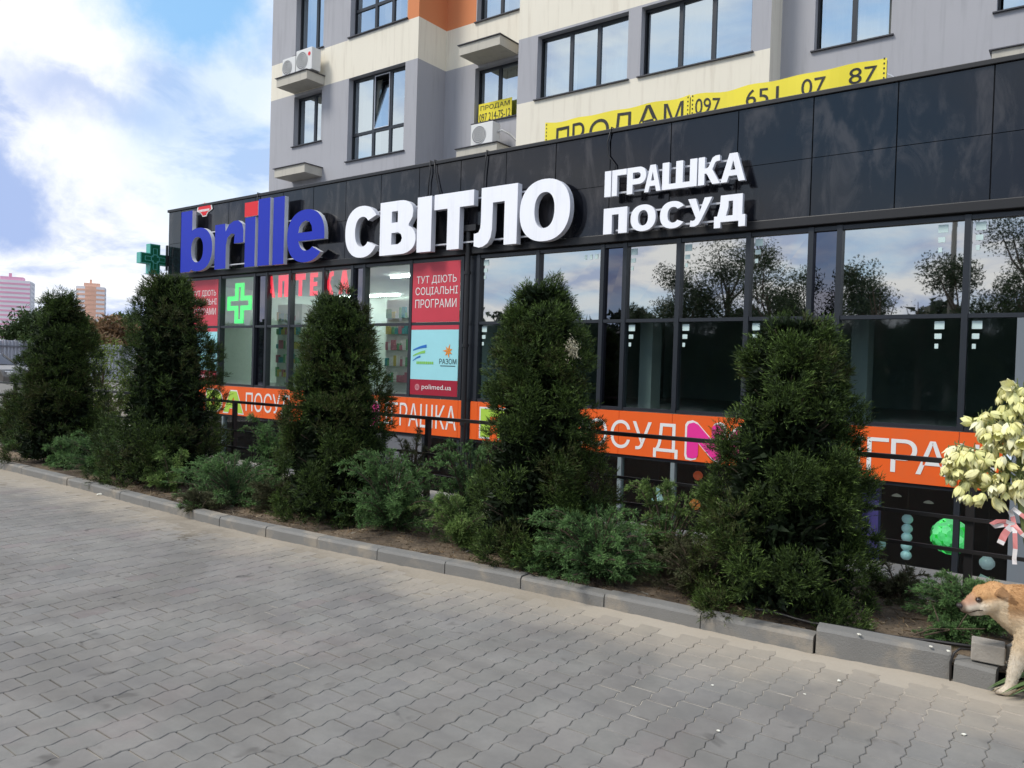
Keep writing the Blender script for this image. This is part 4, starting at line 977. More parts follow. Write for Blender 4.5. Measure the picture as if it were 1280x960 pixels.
# ================================================================ FOLIAGE
M['needle'] = leafmat('needles', .6, .25, .15); M['leaf'] = leafmat('leaves', .55, .3, .3); M['bark'] = mat('bark', (.09, .065, .045), .95, var=.3, vs=8, bump=.6, bs=40)
def conifer(X, Y, H, Rm, label, prof, seed, N=1500, lsc=1.0, green=1.0, nt=11, warm=0.0):
    rg = np.random.default_rng(seed); p = empty('conifer', (X, Y, .07)); tag(p, label, 'conifer', 'clipped conifers along the kerb')
    b_ = MB(); b_.tube([(0, 0, -.1), (.02, 0, H*.3), (-.01, .01, H*.6), (0, 0, H*.9)], [.05, .042, .028, .008], 8); b_.build('trunk', M['bark'], p, smooth=True)
    b_ = MB()
    for k in range(46):
        z = H*rg.uniform(.08, .88); a = rg.uniform(0, 2*pi); r = Rm*np.interp(z/H, *prof)*.82
        b_.tube([(0, 0, z*.9), (r*.5*cos(a), r*.5*sin(a), z), (r*cos(a), r*sin(a), z+.12)], [.012, .008, .003], 5)
    b_.build('branches', M['bark'], p)
    ph = rg.uniform(0, 6.28, 8)
    # lobes: overlapping boughs that make the outline uneven
    nb_ = 120; bz = rg.uniform(.0, 1.0, nb_)**1.1; ba = rg.uniform(0, 2*pi, nb_); br = np.interp(bz, *prof)*Rm*rg.uniform(.68, .98, nb_)
    bc = np.stack([br*np.cos(ba), br*np.sin(ba), bz*H*.95], 1); bs_ = rg.uniform(.10, .19, nb_)*(Rm/.55)*np.where(bz > .85, .75, 1); btint = rg.uniform(.62, 1.35, nb_); bwarm = rg.random(nb_)
    k = rg.integers(0, nb_, N); d = nrm(rg.normal(size=(N, 3))+np.stack([np.cos(ba[k]), np.sin(ba[k]), np.full(N, .45)], 1)*.75)
    c = bc[k]+d*(bs_[k]*rg.uniform(.72, 1.08, N))[:, None]*np.array([1, 1, 1.15]); c[:, 2] = np.maximum(c[:, 2], .03)
    out = nrm(d*np.array([1, 1, .6])+np.array([0, 0, .75])+rg.normal(size=(N, 3))*.22)
    tw = nt; base = np.repeat(c, tw, 0); kk = np.repeat(k, tw); td = nrm(np.repeat(out, tw, 0)+rg.normal(size=(N*tw, 3))*.50)
    base = base+rg.normal(size=base.shape)*.012
    tl = rg.uniform(.035, .082, N*tw)*lsc
    nn = 6; f = (np.arange(nn)+.3)/nn
    B = base[:, None, :]+td[:, None, :]*(tl[:, None]*f)[:, :, None]
    sd = nrm(rg.normal(size=(N*tw, nn, 3))); ld = nrm(td[:, None, :]*1.15+sd*.8); ld[:, -1] = td
    L = rg.uniform(.014, .030, (N*tw, nn))*lsc; Wd = rg.uniform(.0042, .0075, (N*tw, nn))*lsc
    V = leaves(B.reshape(-1, 3), ld.reshape(-1, 3), L.ravel(), Wd.ravel(), rg)
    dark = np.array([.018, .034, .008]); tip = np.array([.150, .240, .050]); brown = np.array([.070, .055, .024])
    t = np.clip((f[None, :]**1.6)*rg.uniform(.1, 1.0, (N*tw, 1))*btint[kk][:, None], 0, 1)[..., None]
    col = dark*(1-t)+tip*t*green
    wmask = ((bwarm[kk] < .18+warm) & (rg.random(N*tw) < .6))[:, None, None]; col = np.where(wmask, col*.55+brown*.5, col)
    col = np.clip(col*rg.uniform(.75, 1.25, (N*tw, nn, 1)), 0, 1)
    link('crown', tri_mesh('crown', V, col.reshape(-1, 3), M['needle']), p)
    # large filler leaves added to close the crown's core, darkened green
    n2 = 30000; z = rg.uniform(.03, .95, n2); a = rg.uniform(0, 2*pi, n2); r = np.interp(z, *prof)*Rm*rg.uniform(.1, .72, n2)
    ib = np.stack([r*np.cos(a), r*np.sin(a), z*H], 1); idr = nrm(np.stack([np.cos(a), np.sin(a), np.full(n2, .6)], 1)+rg.normal(size=(n2, 3))*.8)
    link('inner_filler', tri_mesh('inner_filler', leaves(ib, idr, rg.uniform(.05, .10, n2), rg.uniform(.02, .045, n2), rg), np.array([.014, .026, .009])*rg.uniform(.5, 1.4, (n2, 1)), M['needle']), p)
    return p
PA = ([0, .08, .3, .55, .75, .88, .96, 1], [1.0, 1.12, 1.0, .80, .60, .44, .26, .06])
PB = ([0, .08, .25, .5, .7, .85, .95, 1], [1.0, 1.15, 1.06, .84, .68, .52, .34, .08])
PC = ([0, .08, .25, .45, .7, .85, .95, 1], [1.15, 1.25, 1.10, .88, .74, .60, .40, .10])
conifer(-11.72, 4.98, 2.36, .60, 'leftmost dark conifer with a ragged peak, beside the parked car', PA, 1, 1900, 1.3, .8, 10)
conifer(-8.86, 4.98, 2.52, .60, 'second conifer from the left, its top overlapping the first blue letter', PB, 2, 2000, 1.2, .8, 10)
conifer(-5.87, 5.02, 2.20, .49, 'middle conifer standing below the red window letters', PB, 3, 2300, 1.08, .9, 11)
conifer(-3.50, 5.05, 2.20, .455, 'tall conifer with a pale dead tuft right of the posters', PC, 4, 2400, 1.02, 1.0, 12, .06)
conifer(-1.615, 5.12, 1.90, .455, 'rightmost and broadest conifer hiding the pink logo', PC, 5, 2700, .96, 1.0, 13)
def spreading(X, Y, h, wd, label, seed, npl=16, col=((.035, .062, .026), (.16, .235, .085)), up_=.5, lsc=1.0, az=None):
    rg = np.random.default_rng(seed); npl = int(npl*2.1); p = empty('spreading_juniper', (X, Y, .07)); tag(p, label, 'juniper', 'spreading junipers in the bed')
    b_ = MB(); Bs, Ds, Ls, Ws, Cs = [], [], [], [], []
    for k in range(npl):
        a = rg.uniform(0, 2*pi) if az is None else rg.uniform(*az); rr = wd*.56*rg.uniform(.3, 1.0); hh = h*.92*rg.uniform(.10, 1.0)*(1-.45*rr/(wd*.56)*(1-up_))
        p0 = Vector((rg.uniform(-.05, .05), rg.uniform(-.05, .05), 0)); p3 = Vector((rr*cos(a), rr*sin(a)*.8, hh)); p1 = Vector((rr*.15*cos(a), rr*.15*sin(a), hh*.7)); p2 = Vector((rr*.65*cos(a), rr*.6*sin(a), hh*1.18))
        pts = []
        for i in range(9):
            t = i/8; pts.append(p0*(1-t)**3+p1*3*t*(1-t)**2+p2*3*t*t*(1-t)+p3*t**3)
        b_.tube(pts, list(np.linspace(.009, .002, 9)), 5)
        P_ = np.array([tuple(q) for q in pts]); bright = rg.uniform(.55, 1.3)
        # side sprays along the plume
        ns = int(rg.integers(26, 34)); ts = rg.uniform(.15, 1, ns); idx = ts*8; i0 = np.minimum(idx.astype(int), 7); fr = (idx-i0)[:, None]
        sb = P_[i0]*(1-fr)+P_[i0+1]*fr; tn = nrm(P_[i0+1]-P_[i0])
        sd = nrm(np.cross(tn, rg.normal(size=(ns, 3)))); sd[:, 2] = sd[:, 2]*.5+.22; dirs = nrm(tn*.9+sd*.85)
        sl_ = (.12*(1-ts)+.045)*rg.uniform(.6, 1.25, ns)*lsc*(.7+.4*wd)
        tw = 4; sb2 = np.repeat(sb, tw, 0); d2 = nrm(np.repeat(dirs, tw, 0)+rg.normal(size=(ns*tw, 3))*.30); l2 = np.repeat(sl_, tw)*rg.uniform(.5, 1, ns*tw)
        nn = 9; f = (np.arange(nn)+.3)/nn
        B = sb2[:, None, :]+d2[:, None, :]*(l2[:, None]*f)[:, :, None]+np.array([0, 0, -1])*(.12*l2[:, None]*f**2)[:, :, None]
        ld = nrm(d2[:, None, :]*1.2+nrm(rg.normal(size=(ns*tw, nn, 3)))*.75)
        Bs.append(B.reshape(-1, 3)); Ds.append(ld.reshape(-1, 3)); Ls.append(rg.uniform(.012, .024, ns*tw*nn)*lsc); Ws.append(rg.uniform(.0036, .0065, ns*tw*nn)*lsc)
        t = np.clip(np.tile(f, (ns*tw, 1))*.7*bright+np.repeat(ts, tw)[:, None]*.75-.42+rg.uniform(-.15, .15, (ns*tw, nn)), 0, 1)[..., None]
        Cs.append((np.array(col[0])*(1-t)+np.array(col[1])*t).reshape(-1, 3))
    b_.build('stems', M['bark'], p)
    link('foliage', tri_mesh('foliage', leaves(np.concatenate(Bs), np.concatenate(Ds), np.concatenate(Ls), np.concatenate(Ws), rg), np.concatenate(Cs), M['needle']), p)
    return p
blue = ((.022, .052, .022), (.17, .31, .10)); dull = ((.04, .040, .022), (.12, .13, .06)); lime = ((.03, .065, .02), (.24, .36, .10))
for a in (
 (-13.4, 5.0, .92, 1.1, 'bluish juniper cut off by the left edge of the picture', 21, 20, blue, .6, 1.3),
 (-10.05, 4.80, .66, 1.35, 'dark spreading juniper between the two leftmost conifers', 22, 26, blue, .3, 1.2),
 (-8.20, 4.68, .66, .60, 'small upright juniper tuft leaning on the second conifer', 23, 12, lime, .6, 1.1),
 (-7.10, 4.72, .62, 1.35, 'spreading juniper overhanging the kerb left of the middle conifer', 24, 34, blue, .3, 1.0),
 (-7.05, 4.36, .24, .55, 'low juniper tuft hanging over the kerb onto the paving', 25, 14, dull, .2, .9),
 (-7.30, 5.35, 1.0, .70, 'tall feathery juniper in front of the left railing post', 26, 20, blue, .9, 1.1),
 (-4.98, 4.92, .88, 1.05, 'thick arching juniper in front of the middle conifer', 27, 40, blue, .45, 1.0),
 (-5.35, 5.55, .95, .50, 'brownish sparse juniper in front of the second railing post', 28, 14, dull, .9, .9),
 (-4.45, 5.35, .92, .75, 'upright green juniper left of the tall tufted conifer', 29, 26, blue, .8, 1.0),
 (-4.20, 4.95, .50, 1.0, 'low juniper at the foot of the tall tufted conifer', 30, 24, lime, .3, .9),
 (-2.80, 4.82, .66, 1.15, 'wide bright tipped juniper sprawling between the two right conifers', 31, 46, blue, .35, .9),
 (-2.50, 5.25, .80, .80, 'juniper with lime tips below the pink letter', 32, 26, lime, .6, .9),
 (-2.12, 4.95, .52, .75, 'dull low juniper left of the rightmost conifer', 33, 22, dull, .3, .85),
 (-.60, 5.42, .36, .70, 'low juniper behind the dog under the ledge', 34, 30, blue, .4, .8),
 (-.66, 5.02, .17, .30, 'tiny green juniper tuft below the nose of the dog', 35, 16, blue, .5, .6),
 (-1.05, 5.72, .30, .50, 'small thin juniper between the rightmost conifer and the ledge', 36, 12, dull, .5, .8),
 (-10.9, 4.75, .5, .7, 'small juniper at the foot of the leftmost conifer', 37, 14, blue, .4, 1.0),
 (-6.55, 4.85, .40, .80, 'low dark juniper at the left foot of the middle conifer', 38, 18, dull, .3, 1.0),
 (-3.95, 5.30, .60, .60, 'juniper squeezed behind the left side of the tall tufted conifer', 39, 16, blue, .7, 1.0),
 (-3.10, 4.72, .36, .70, 'low trailing juniper at the right foot of the tall tufted conifer', 40, 20, blue, .2, .9),
 (-9.45, 5.0, .55, .8, 'dark juniper hidden between the second conifer and its left neighbour', 41, 16, blue, .5, 1.1)):
    spreading(*a)
# pale dead tuft caught in the fourth conifer
rg = np.random.default_rng(5); n = 240; bb = rg.normal(size=(n, 3))*np.array([.022, .025, .04]); 
dt = link('dead_tuft', tri_mesh('dead_tuft', leaves(bb, rg.normal(size=(n, 3))*.7+np.array([.3, 0, -1.1]), rg.uniform(.012, .028, n), rg.uniform(.006, .012, n), rg), np.array([.42, .39, .28])*rg.uniform(.6, 1.2, (n, 1)), M['needle']), None, (-3.10, 4.84, 1.72)); tag(dt, 'pale dried tuft caught high in the tall conifer', 'dead twigs', kind='stuff')

def tree(X, Y, H, cr, label, seed, col, trunk=.35, N=9000, ls=.22, name='tree', group='trees across the street', cz=.62, sparse=1.0):
    rg = np.random.default_rng(seed); p = empty(name, (X, Y, 0)); tag(p, label, 'tree', group); b_ = MB()
    lean = rg.uniform(-.3, .3, 2); b_.tube([(0, 0, -.1), (lean[0]*.3, lean[1]*.3, H*.35), (lean[0], lean[1], H*.7)], [H*.03, H*.022, H*.008], 8)
    nl = 22; lc = []
    for k in range(nl):
        a = rg.uniform(0, 2*pi); z = H*rg.uniform(trunk, .93); r = cr*rg.uniform(.25, .85)*math.sqrt(max(.1, 1-((z/H-cz)/.42)**2)); q = np.array([lean[0]+r*cos(a), lean[1]+r*sin(a), z]); lc.append(q)
        b_.tube([(lean[0]*.5, lean[1]*.5, z*.7), tuple(q*.6+np.array([0, 0, z*.3])*.8), tuple(q)], [H*.008, H*.005, H*.002], 5)
    b_.build('trunk', M['bark'], p); lc = np.array(lc); k = rg.integers(0, nl, int(N*sparse)); n = len(k)
    d = nrm(rg.normal(size=(n, 3))); c = lc[k]+d*(cr*.36*rg.uniform(.3, 1.05, n)*rg.uniform(.7, 1.2, nl)[k])[:, None]
    t = rg.uniform(.6, 1.4, (n, 1))*(rg.uniform(.7, 1.3, nl)[k])[:, None]
    link('crown', tri_mesh('crown', leaves(c, rg.normal(size=(n, 3)), ls*rg.uniform(.6, 1.2, n), ls*.55*rg.uniform(.6, 1.2, n), rg), np.array(col)*t, M['leaf']), p); return p
GR = (.055, .09, .03); G2 = (.08, .13, .035)
# far trees behind the fence
for i, (x, y, h, r, c, lab) in enumerate(((-86.8, 33.9, 5.4, 4.0, GR, 'green tree over the fence at the far left edge'), (-84.2, 38, 5.0, 3.6, GR, 'green tree behind the leftmost conifer'), (-72.5, 34.5, 4.3, 3.8, (.20, .12, .06), 'russet leaved bush above the corrugated fence'), (-80.5, 40.5, 5.6, 3.5, (.09, .13, .04), 'green tree just right of the orange tower'),
        (-78.4, 42.8, 5.8, 3.6, G2, 'light green round tree beyond the fence left of the green cross'), (-62, 38.5, 4.2, 3, (.12, .13, .05), 'olive bush behind the fence near the second conifer'), (-76.6, 45.6, 5.4, 3.4, GR, 'dark green tree beyond the fence near the building'))):
    tree(x, y, h, r, lab, 50+i, c, .15, 12000, .46, group='trees beyond the fence', cz=.5)
sh_ = tree(-15.9, 7.5, 1.9, .85, 'rounded yellowish green bush behind the first conifer', 70, (.15, .21, .04), .1, 6000, .06, 'bush', 'bushes', .5)
# across the street, seen mirrored in the shop glass
for i, (x, y, h, r) in enumerate(((-15.9, -14, 6.6, 2.0), (-14.0, -15, 8.1, 2.7), (-12.0, -14, 7.0, 2.4), (-10.4, -15, 6.6, 2.2), (-8.2, -15, 6.3, 2.0), (-4.2, -13.5, 6.4, 1.7), (-2.2, -15, 8.1, 2.5), (.9, -14, 7.4, 2.2), (4.5, -15, 8.0, 2.6), (-18.9, -15, 5.2, 1.1))):
    tree(x, y, h, r, 'street tree opposite the shop, %s' % ['slim and leaning', 'the tallest on the left', 'with a rounded crown', 'with a low crown', 'with a narrow crown', 'thin crowned', 'broad and dark', 'broad near the corner', 'large and spreading', 'small and light'][i], 80+i, (.035, .055, .022), .25, 14000, .12)
for i, (x, y) in enumerate(((-6.9, -12.5), (-5.6, -13.0))):
    tree(x, y, 5.8-i*.3, .9, ['bare dead sapling opposite the shop', 'second thin bare sapling opposite the shop'][i], 95+i, (.06, .05, .04), .3, 120, .08)
n = 110000; rg = np.random.default_rng(9); x = rg.uniform(-75, 25, n); hh = 4.0+.6*np.sin(x*.8)+.45*np.sin(x*2.1+1); c = np.stack([x, -19+rg.normal(size=n)*1.1, rg.uniform(0, 1, n)**.8*hh], 1)
tag(link('hedge', tri_mesh('hedge', leaves(c, rg.normal(size=(n, 3)), rg.uniform(.25, .55, n), rg.uniform(.2, .4, n), rg), np.array([.035, .05, .028])*rg.uniform(.5, 1.4, (n, 1)), M['leaf'])), kind='stuff')
pl_ = MB().tube([(-4.85, -15, 0), (-4.85, -15, 8.6)], [.13, .09], 10); pl_.tube([(-4.85, -15, 8.4), (-4.3, -14.4, 8.7), (-3.8, -14.0, 8.72)], .04, 8); tag(pl_.build('street_lamp', M['conc']), 'concrete lamp post across the street', 'lamp post')


# ---- concrete ramp wall left, behind railing
b_ = MB(); b_.box(-25.5, -20.2, 10.4, 10.75, -.02, .38); b_.box(-25.6, -20.1, 10.33, 10.82, .384, .45); tag(b_.build('low_wall', M['conc']), 'low concrete wall between the first two conifers', 'wall')
b_ = MB()
for z in (.55, .95): b_.tube([(-26, 10.6, z), (-18.2, 10.6, z-.1)], .025, 6)
b_.tube([(-24.5, 10.6, .45), (-22.0, 10.6, .92)], .02, 6)
for x in (-25, -22.4, -20.2): b_.tube([(x, 10.6, .45), (x, 10.6, .93)], .025, 6)
tag(b_.build('ramp_railing', M['rail_black']), 'dark handrail above the low concrete wall', 'railing')

# ---- parked car at the left edge
def car(loc, rz):
    p = empty('parked_car', loc, rz, 'parked grey beige hatchback at the far left edge in front of the fence', 'car')
    body = mat('car_paint', (.12, .11, .10), .35, coat=.4); gl = mat('car_glass', (.02, .025, .035), .08); ty = mat('tyre', (.02, .02, .02), .8); ch = mat('chrome', (.6, .6, .6), .2, 1)
    side = [(-2.05, .35), (-2.12, .62), (-2.05, .95), (-1.75, 1.02), (-1.0, 1.06), (1.35, 1.0), (1.95, .86), (2.12, .62), (2.08, .34)]
    cab = [(-1.85, 1.03), (-1.35, 1.40), (-.85, 1.49), (-.1, 1.51), (.45, 1.42), (1.15, 1.02)]
    def loft(prof, half, name, m_, zt=9):
        b_ = MB(); n = len(prof); rows = []
        for s_, k in ((-1, 1.0), (-1, .96), (1, .96), (1, 1.0)): pass
        for yy, inset in ((-half, .0), (-half*.6, -.012), (0, -.02), (half*.6, -.012), (half, .0)):
            base = len(b_.v); rows.append(base)
            for (x, z) in prof: b_.v.append((x, yy, z-inset*.5))
        for a, c in zip(rows[:-1], rows[1:]):
            for i in range(n): j = (i+1) % n; b_.f.append((a+i, a+j, c+j, c+i)); b_.mi.append(0)
        b_.f.append(tuple(range(rows[0], rows[0]+n))[::-1]); b_.f.append(tuple(range(rows[-1], rows[-1]+n))); b_.mi += [0, 0]
        return b_.build(name, m_, p, bevel=.04)
    loft(side, .86, 'body', body); loft(cab, .70, 'cabin', gl)
    rf = MB(); q = [(-1.40, 1.405), (-.85, 1.497), (-.1, 1.517), (.45, 1.43)]
    for (a, c) in zip(q[:-1], q[1:]): rf.box(0, 0, 0, 0, 0, 0) if False else rf.quad([(a[0], -.69, a[1]+.012), (c[0], -.69, c[1]+.012), (c[0], .69, c[1]+.012), (a[0], .69, a[1]+.012)])
    rf.build('roof', body, p)
    for s_ in (-1, 1):
        pb = MB(); 
        for (a, c) in (((-1.84, 1.04), (-1.38, 1.40)), ((-.28, 1.05), (-.22, 1.48)), ((.50, 1.42), (1.13, 1.04))): pb.tube([(a[0], s_*.712, a[1]), (c[0], s_*.702, c[1])], .028, 6)
        pb.build('pillar', body, p)
        dr = MB(); dr.tube([(-1.1, s_*.872, .42), (-1.15, s_*.872, .98), (-.27, s_*.872, 1.03), (-.27, s_*.872, .42)], .006, 4); dr.tube([(-.27, s_*.872, 1.03), (.85, s_*.872, .99), (.9, s_*.872, .42)], .006, 4); dr.build('door', M['cap'], p)
        for x in (-.55, .4): MB().box(x-.09, x+.09, s_*.87-.015, s_*.87+.02, .86, .89).build('handle', M['cap'], p)
        MB().box(.78, .98, s_*.80-.09, s_*.80+.09, 1.02, 1.14).build('mirror', body, p, bevel=.03)
        for x in (-1.32, 1.32):
            w_ = MB(); w_.lathe([(.01, -.1), (.26, -.1), (.315, -.07), (.32, 0), (.315, .07), (.26, .1), (.01, .1)], n=24); o = w_.build('wheel', ty, p, smooth=True); o.location = (x, s_*.79, .32); o.rotation_euler = (pi/2, 0, 0)
            w_ = MB(); w_.lathe([(.01, -.105), (.08, -.112), (.2, -.108), (.215, -.09)], n=16); w_.lathe([(.01, .105), (.08, .112), (.2, .108), (.215, .09)], n=16); w_.build('rim', ch, o)
    for y in (-.6, .6):
        MB().box(2.02, 2.12, y-.16, y+.16, .66, .80).build('headlight', ch, p, bevel=.02); MB().box(-2.13, -2.06, y-.14, y+.14, .70, .92).build('taillight', M['red_face'], p, bevel=.02)
car((-35.1, 11.9, .12), R(25))

# ================================================================ YUCCA
yu = empty('yucca', (-.10, 4.86, .06), label='yucca with a large hanging cluster of creamy bells at the right edge', cat='yucca')
def W2(x, y, z): return (x+.10, y-4.86, z-.06)
stem = mat('yucca_stem', (.16, .20, .07), .6, var=.2)
b_ = MB()
axis = [(-.10, 4.86, .05), (-.20, 4.84, .35), (-.27, 4.82, .70), (-.315, 4.80, .95), (-.33, 4.80, 1.2), (-.35, 4.80, 1.48), (-.36, 4.80, 1.56)]
b_.tube([W2(*q) for q in axis], [.026, .022, .018, .015, .012, .007, .003], 8)
b_.tube([W2(*q) for q in ((-.02, 4.88, .05), (-.12, 4.86, .5), (-.22, 4.83, .9), (-.20, 4.8, 1.3))], [.024, .02, .014, .004], 8)
rg = np.random.default_rng(33); cl = [(-.385, 4.80, 1.50, .05), (-.35, 4.80, 1.52, .045), (-.61, 4.77, 1.12, .05), (-.62, 4.76, 1.20, .04), (-.36, 4.80, 1.45, .055), (-.40, 4.79, 1.37, .06), (-.45, 4.78, 1.36, .055), (-.49, 4.77, 1.33, .05), (-.42, 4.79, 1.27, .07), (-.50, 4.77, 1.21, .075), (-.57, 4.77, 1.17, .06), (-.54, 4.76, 1.09, .075), (-.60, 4.76, 1.07, .05), (-.45, 4.78, 1.12, .08), (-.52, 4.77, 1.00, .07), (-.42, 4.78, 1.01, .06), (-.36, 4.79, 1.20, .07), (-.36, 4.78, 1.33, .06),
      (-.30, 4.79, 1.28, .07), (-.27, 4.80, 1.12, .08), (-.36, 4.77, 1.05, .06), (-.22, 4.80, 1.22, .08), (-.16, 4.80, 1.10, .08), (-.12, 4.80, 1.28, .08), (-.20, 4.80, 1.40, .07), (-.06, 4.8, 1.18, .08), (-.26, 4.8, 1.44, .05)]
bells = []
pcol = [mat('yucca_petal_%d' % q, c, .6, var=.16, vs=40, bump=.2, bs=90) for q, c in enumerate(((.86, .82, .42), (.80, .78, .34), (.88, .86, .56), (.85, .80, .38), (.76, .76, .34)))]
for mshi in range(5):
    bb = MB(); opn = (.0, .35, .7, .15, .5)[mshi]; rb_ = random.Random(mshi)
    for k in range(6):
        a = 2*pi*k/6+rb_.uniform(-.12, .12); Lp = .062*rb_.uniform(.86, 1.12); wd_ = .0165*rb_.uniform(.85, 1.15); off = .0012 if k % 2 else 0; fl_ = opn+rb_.uniform(-.15, .2)
        n = 5; base = len(bb.v)
        for i in range(n+1):
            t = i/n; r = .004+off+.0205*math.sin(min(1, t*1.25+.08)*pi*.56)*(1+0*t)+.012*fl_*t*t-.006*(1-opn)*t**3; w_ = wd_*(math.sin(pi*(t*.80+.12))**.8)*(1-t**5*.92)
            for s_, rr_ in ((-1, r-.0025), (0, r+.0012), (1, r-.0025)):
                bb.v.append((rr_*cos(a)-s_*w_*sin(a), rr_*sin(a)+s_*w_*cos(a), -Lp*t))
            if i:
                q = base+3*(i-1)
                for d_ in (0, 1): bb.f.append((q+d_, q+d_+1, q+d_+4, q+d_+3)); bb.mi.append(0)
    bells.append(bb.mesh('flower', [pcol[mshi]], True))
fl_pts = []
for (x, y, z, r) in cl:
    b_.tube([W2(-.30, 4.80, z-.14 if z > 1.1 else .93), W2((x-.30)/2, y, z-.01), W2(x, y, z+.03)], [.006, .005, .003], 5)
    for k in range(22):
        d = nrm(rg.normal(size=3)); q = (x+d[0]*r, y+d[1]*r*1.1, z+d[2]*r*.85)
        if all(math.dist(q, o_) > .0165 for o_ in fl_pts): fl_pts.append(q)
fl_pts = [fl_pts[i] for i in rg.permutation(len(fl_pts))[:297]]
for q in fl_pts:
    o = link('flower', bells[rg.integers(0, 5)], yu, W2(*q), (rg.normal()*.55, rg.normal()*.55, rg.uniform(0, 6.28))); s_ = rg.uniform(.70, 1.12); o.scale = (s_, s_, s_*rg.uniform(.9, 1.2))
    b_.tube([W2(q[0]+rg.normal()*.008, q[1]+rg.normal()*.008, q[2]+.03), W2(*q)], .0022, 4)
b_.build('stalk', stem, yu)
# sword leaves
lf = [mat('yucca_leaf', (.09, .15, .05), .5, var=.3, vs=8), mat('yucca_leaf_dry', (.30, .24, .13), .8, var=.3)]
def blade(p0, p1, sag, wd, mi, y):
    b2 = MB(); n = 8; p0, p1 = Vector(p0), Vector(p1); d = (p1-p0).normalized(); sd = d.cross(Vector((0, 0, 1))); sd = sd.normalized() if sd.length > .05 else Vector((0, 1, 0))
    for i in range(n+1):
        t = i/n; c = p0.lerp(p1, t)+Vector((0, 0, 4*sag*t*(1-t))); w_ = wd*(.55+.9*t*(1-t)*2)*(1-t**4)
        b2.v += [tuple(c-sd*w_/2+Vector((0, 0, w_*.3))), tuple(c), tuple(c+sd*w_/2+Vector((0, 0, w_*.3)))]
        if i:
            k = 3*(i-1); b2.f += [(k, k+1, k+4, k+3), (k+1, k+2, k+5, k+4)]; b2.mi += [0, 0]
    return b2.build('leaf', lf[mi], yu, smooth=True)
for k in range(9): blade(W2(-.10+.02*k, 4.80, .09), W2(-.44+rg.uniform(-.03, .03)+.02*k, 4.60-.016*k+rg.uniform(-.03, .03), .015+.004*k), .045, .030, 0, 0)
for k in range(5): blade(W2(-.10, 4.84, .08), W2(-.40+.07*k, 4.54+rg.uniform(-.02, .02), .012), .02, .020, 1, 0)
for k in range(26):
    a = rg.uniform(-.3, pi+.3); L = rg.uniform(.3, .5); blade(W2(-.06, 4.90, .1), W2(-.06+L*cos(a)*.55+.18, 4.92+abs(L*sin(a))*.4, .12+L*rg.uniform(.5, 1.0)), .05, .032, int(rg.random() < .2), 0)
# red and white barrier tape tied round the stalk
tp = empty('barrier_tape', label='strip of red and white barrier tape tied round the yucca stalk', cat='tape')
tw_, tr_ = mat('tape_white', (.78, .74, .73), .4), mat('tape_red', (.74, .27, .26), .4)
def ribbon(pts, wd, nm):
    b2 = MB(); pts = [Vector(q) for q in pts]; n = len(pts)
    for i, q in enumerate(pts):
        d = (pts[min(i+1, n-1)]-pts[max(i-1, 0)]).normalized(); sd = d.cross(Vector((0, 1, 0))).normalized(); tw2 = .35*sin(i*1.3); o_ = (sd*cos(tw2)+Vector((0, 1, 0))*sin(tw2))*wd/2
        b2.v += [tuple(q-o_), tuple(q+o_)]
        if i: b2.f.append((2*i-2, 2*i-1, 2*i+1, 2*i)); b2.mi.append((i//2) % 2)
    b2.build(nm, [tw_, tr_], tp)
k0 = (-.335, 4.775, .83)
ribbon([(-.36, 4.79, .90), (-.345, 4.785, .87), k0, (-.30, 4.76, .79), (-.26, 4.755, .765), (-.20, 4.76, .74), (-.14, 4.77, .70)], .022, 'long_tail')
ribbon([(-.345, 4.775, .915), (-.31, 4.77, .89), (-.27, 4.77, .86), (-.22, 4.78, .83), (-.17, 4.79, .82)], .020, 'upper_loop')
ribbon([k0, (-.37, 4.76, .845), (-.41, 4.755, .84), (-.435, 4.76, .822), (-.42, 4.77, .81), (-.38, 4.765, .825), k0], .022, 'bow_loop')
ribbon([k0, (-.362, 4.76, .80), (-.375, 4.755, .775), (-.385, 4.755, .745), (-.392, 4.757, .725)], .034, 'bow_tail')
ribbon([k0, (-.330, 4.76, .79), (-.327, 4.755, .75), (-.325, 4.757, .71), (-.328, 4.76, .66), (-.325, 4.76, .63)], .021, 'bow_tail')

# ---- block on the kerb and a bent wire
b_ = MB(); b_.box(-.075, .075, -.06, .06, 0, .095); cb = b_.build('concrete_block', M['conc'], bevel=.006); cb.location = (-.425, 4.73, .122); cb.rotation_euler = (.02, .02, .10); tag(cb, 'small square concrete block resting on the end of the kerb', 'block')
b_ = MB(); b_.box(-.055, .055, -.05, .05, 0, .085); cb = b_.build('concrete_block', M['conc'], bevel=.006); cb.location = (-.285, 4.80, .122); cb.rotation_euler = (-.03, .03, -.25); tag(cb, 'second darker block half behind the leg of the dog', 'block')
b_ = MB().tube([(-.575, 4.625, .0), (-.577, 4.622, .10), (-.565, 4.63, .150), (-.54, 4.66, .172), (-.50, 4.69, .168), (-.44, 4.78, .15)], .006, 6); tag(b_.build('wire', M['rail_black'], smooth=True), 'rusty black wire bent over the kerb joint', 'wire')
b_ = MB().tube([(-1.7+i*.1, kerbY(-1.7+i*.1)+.19+.02*sin(i*.8), .128+.008*sin(i*1.3)) for i in range(12)]+[(-.45, 4.86, .14), (-.3, 4.95, .17)], .010, 6); tag(b_.build('irrigation_hose', M['rail_black'], smooth=True), 'black irrigation hose lying in the bed behind the kerb', 'hose')
b_ = MB()
rg2 = random.Random(4)
for (x, y, L, a) in ((-.75, 4.95, .30, .3), (-.62, 5.0, .25, 1.2), (-.66, 4.98, .20, 1.9), (-.80, 4.9, .18, -.3)):
    b_.tube([(x, y, .12), (x+L*.5*cos(a), y, .16+L*.3*abs(sin(a))), (x+L*cos(a), y+.03, .15+L*.7*abs(sin(a)))], [.005, .004, .002], 5)
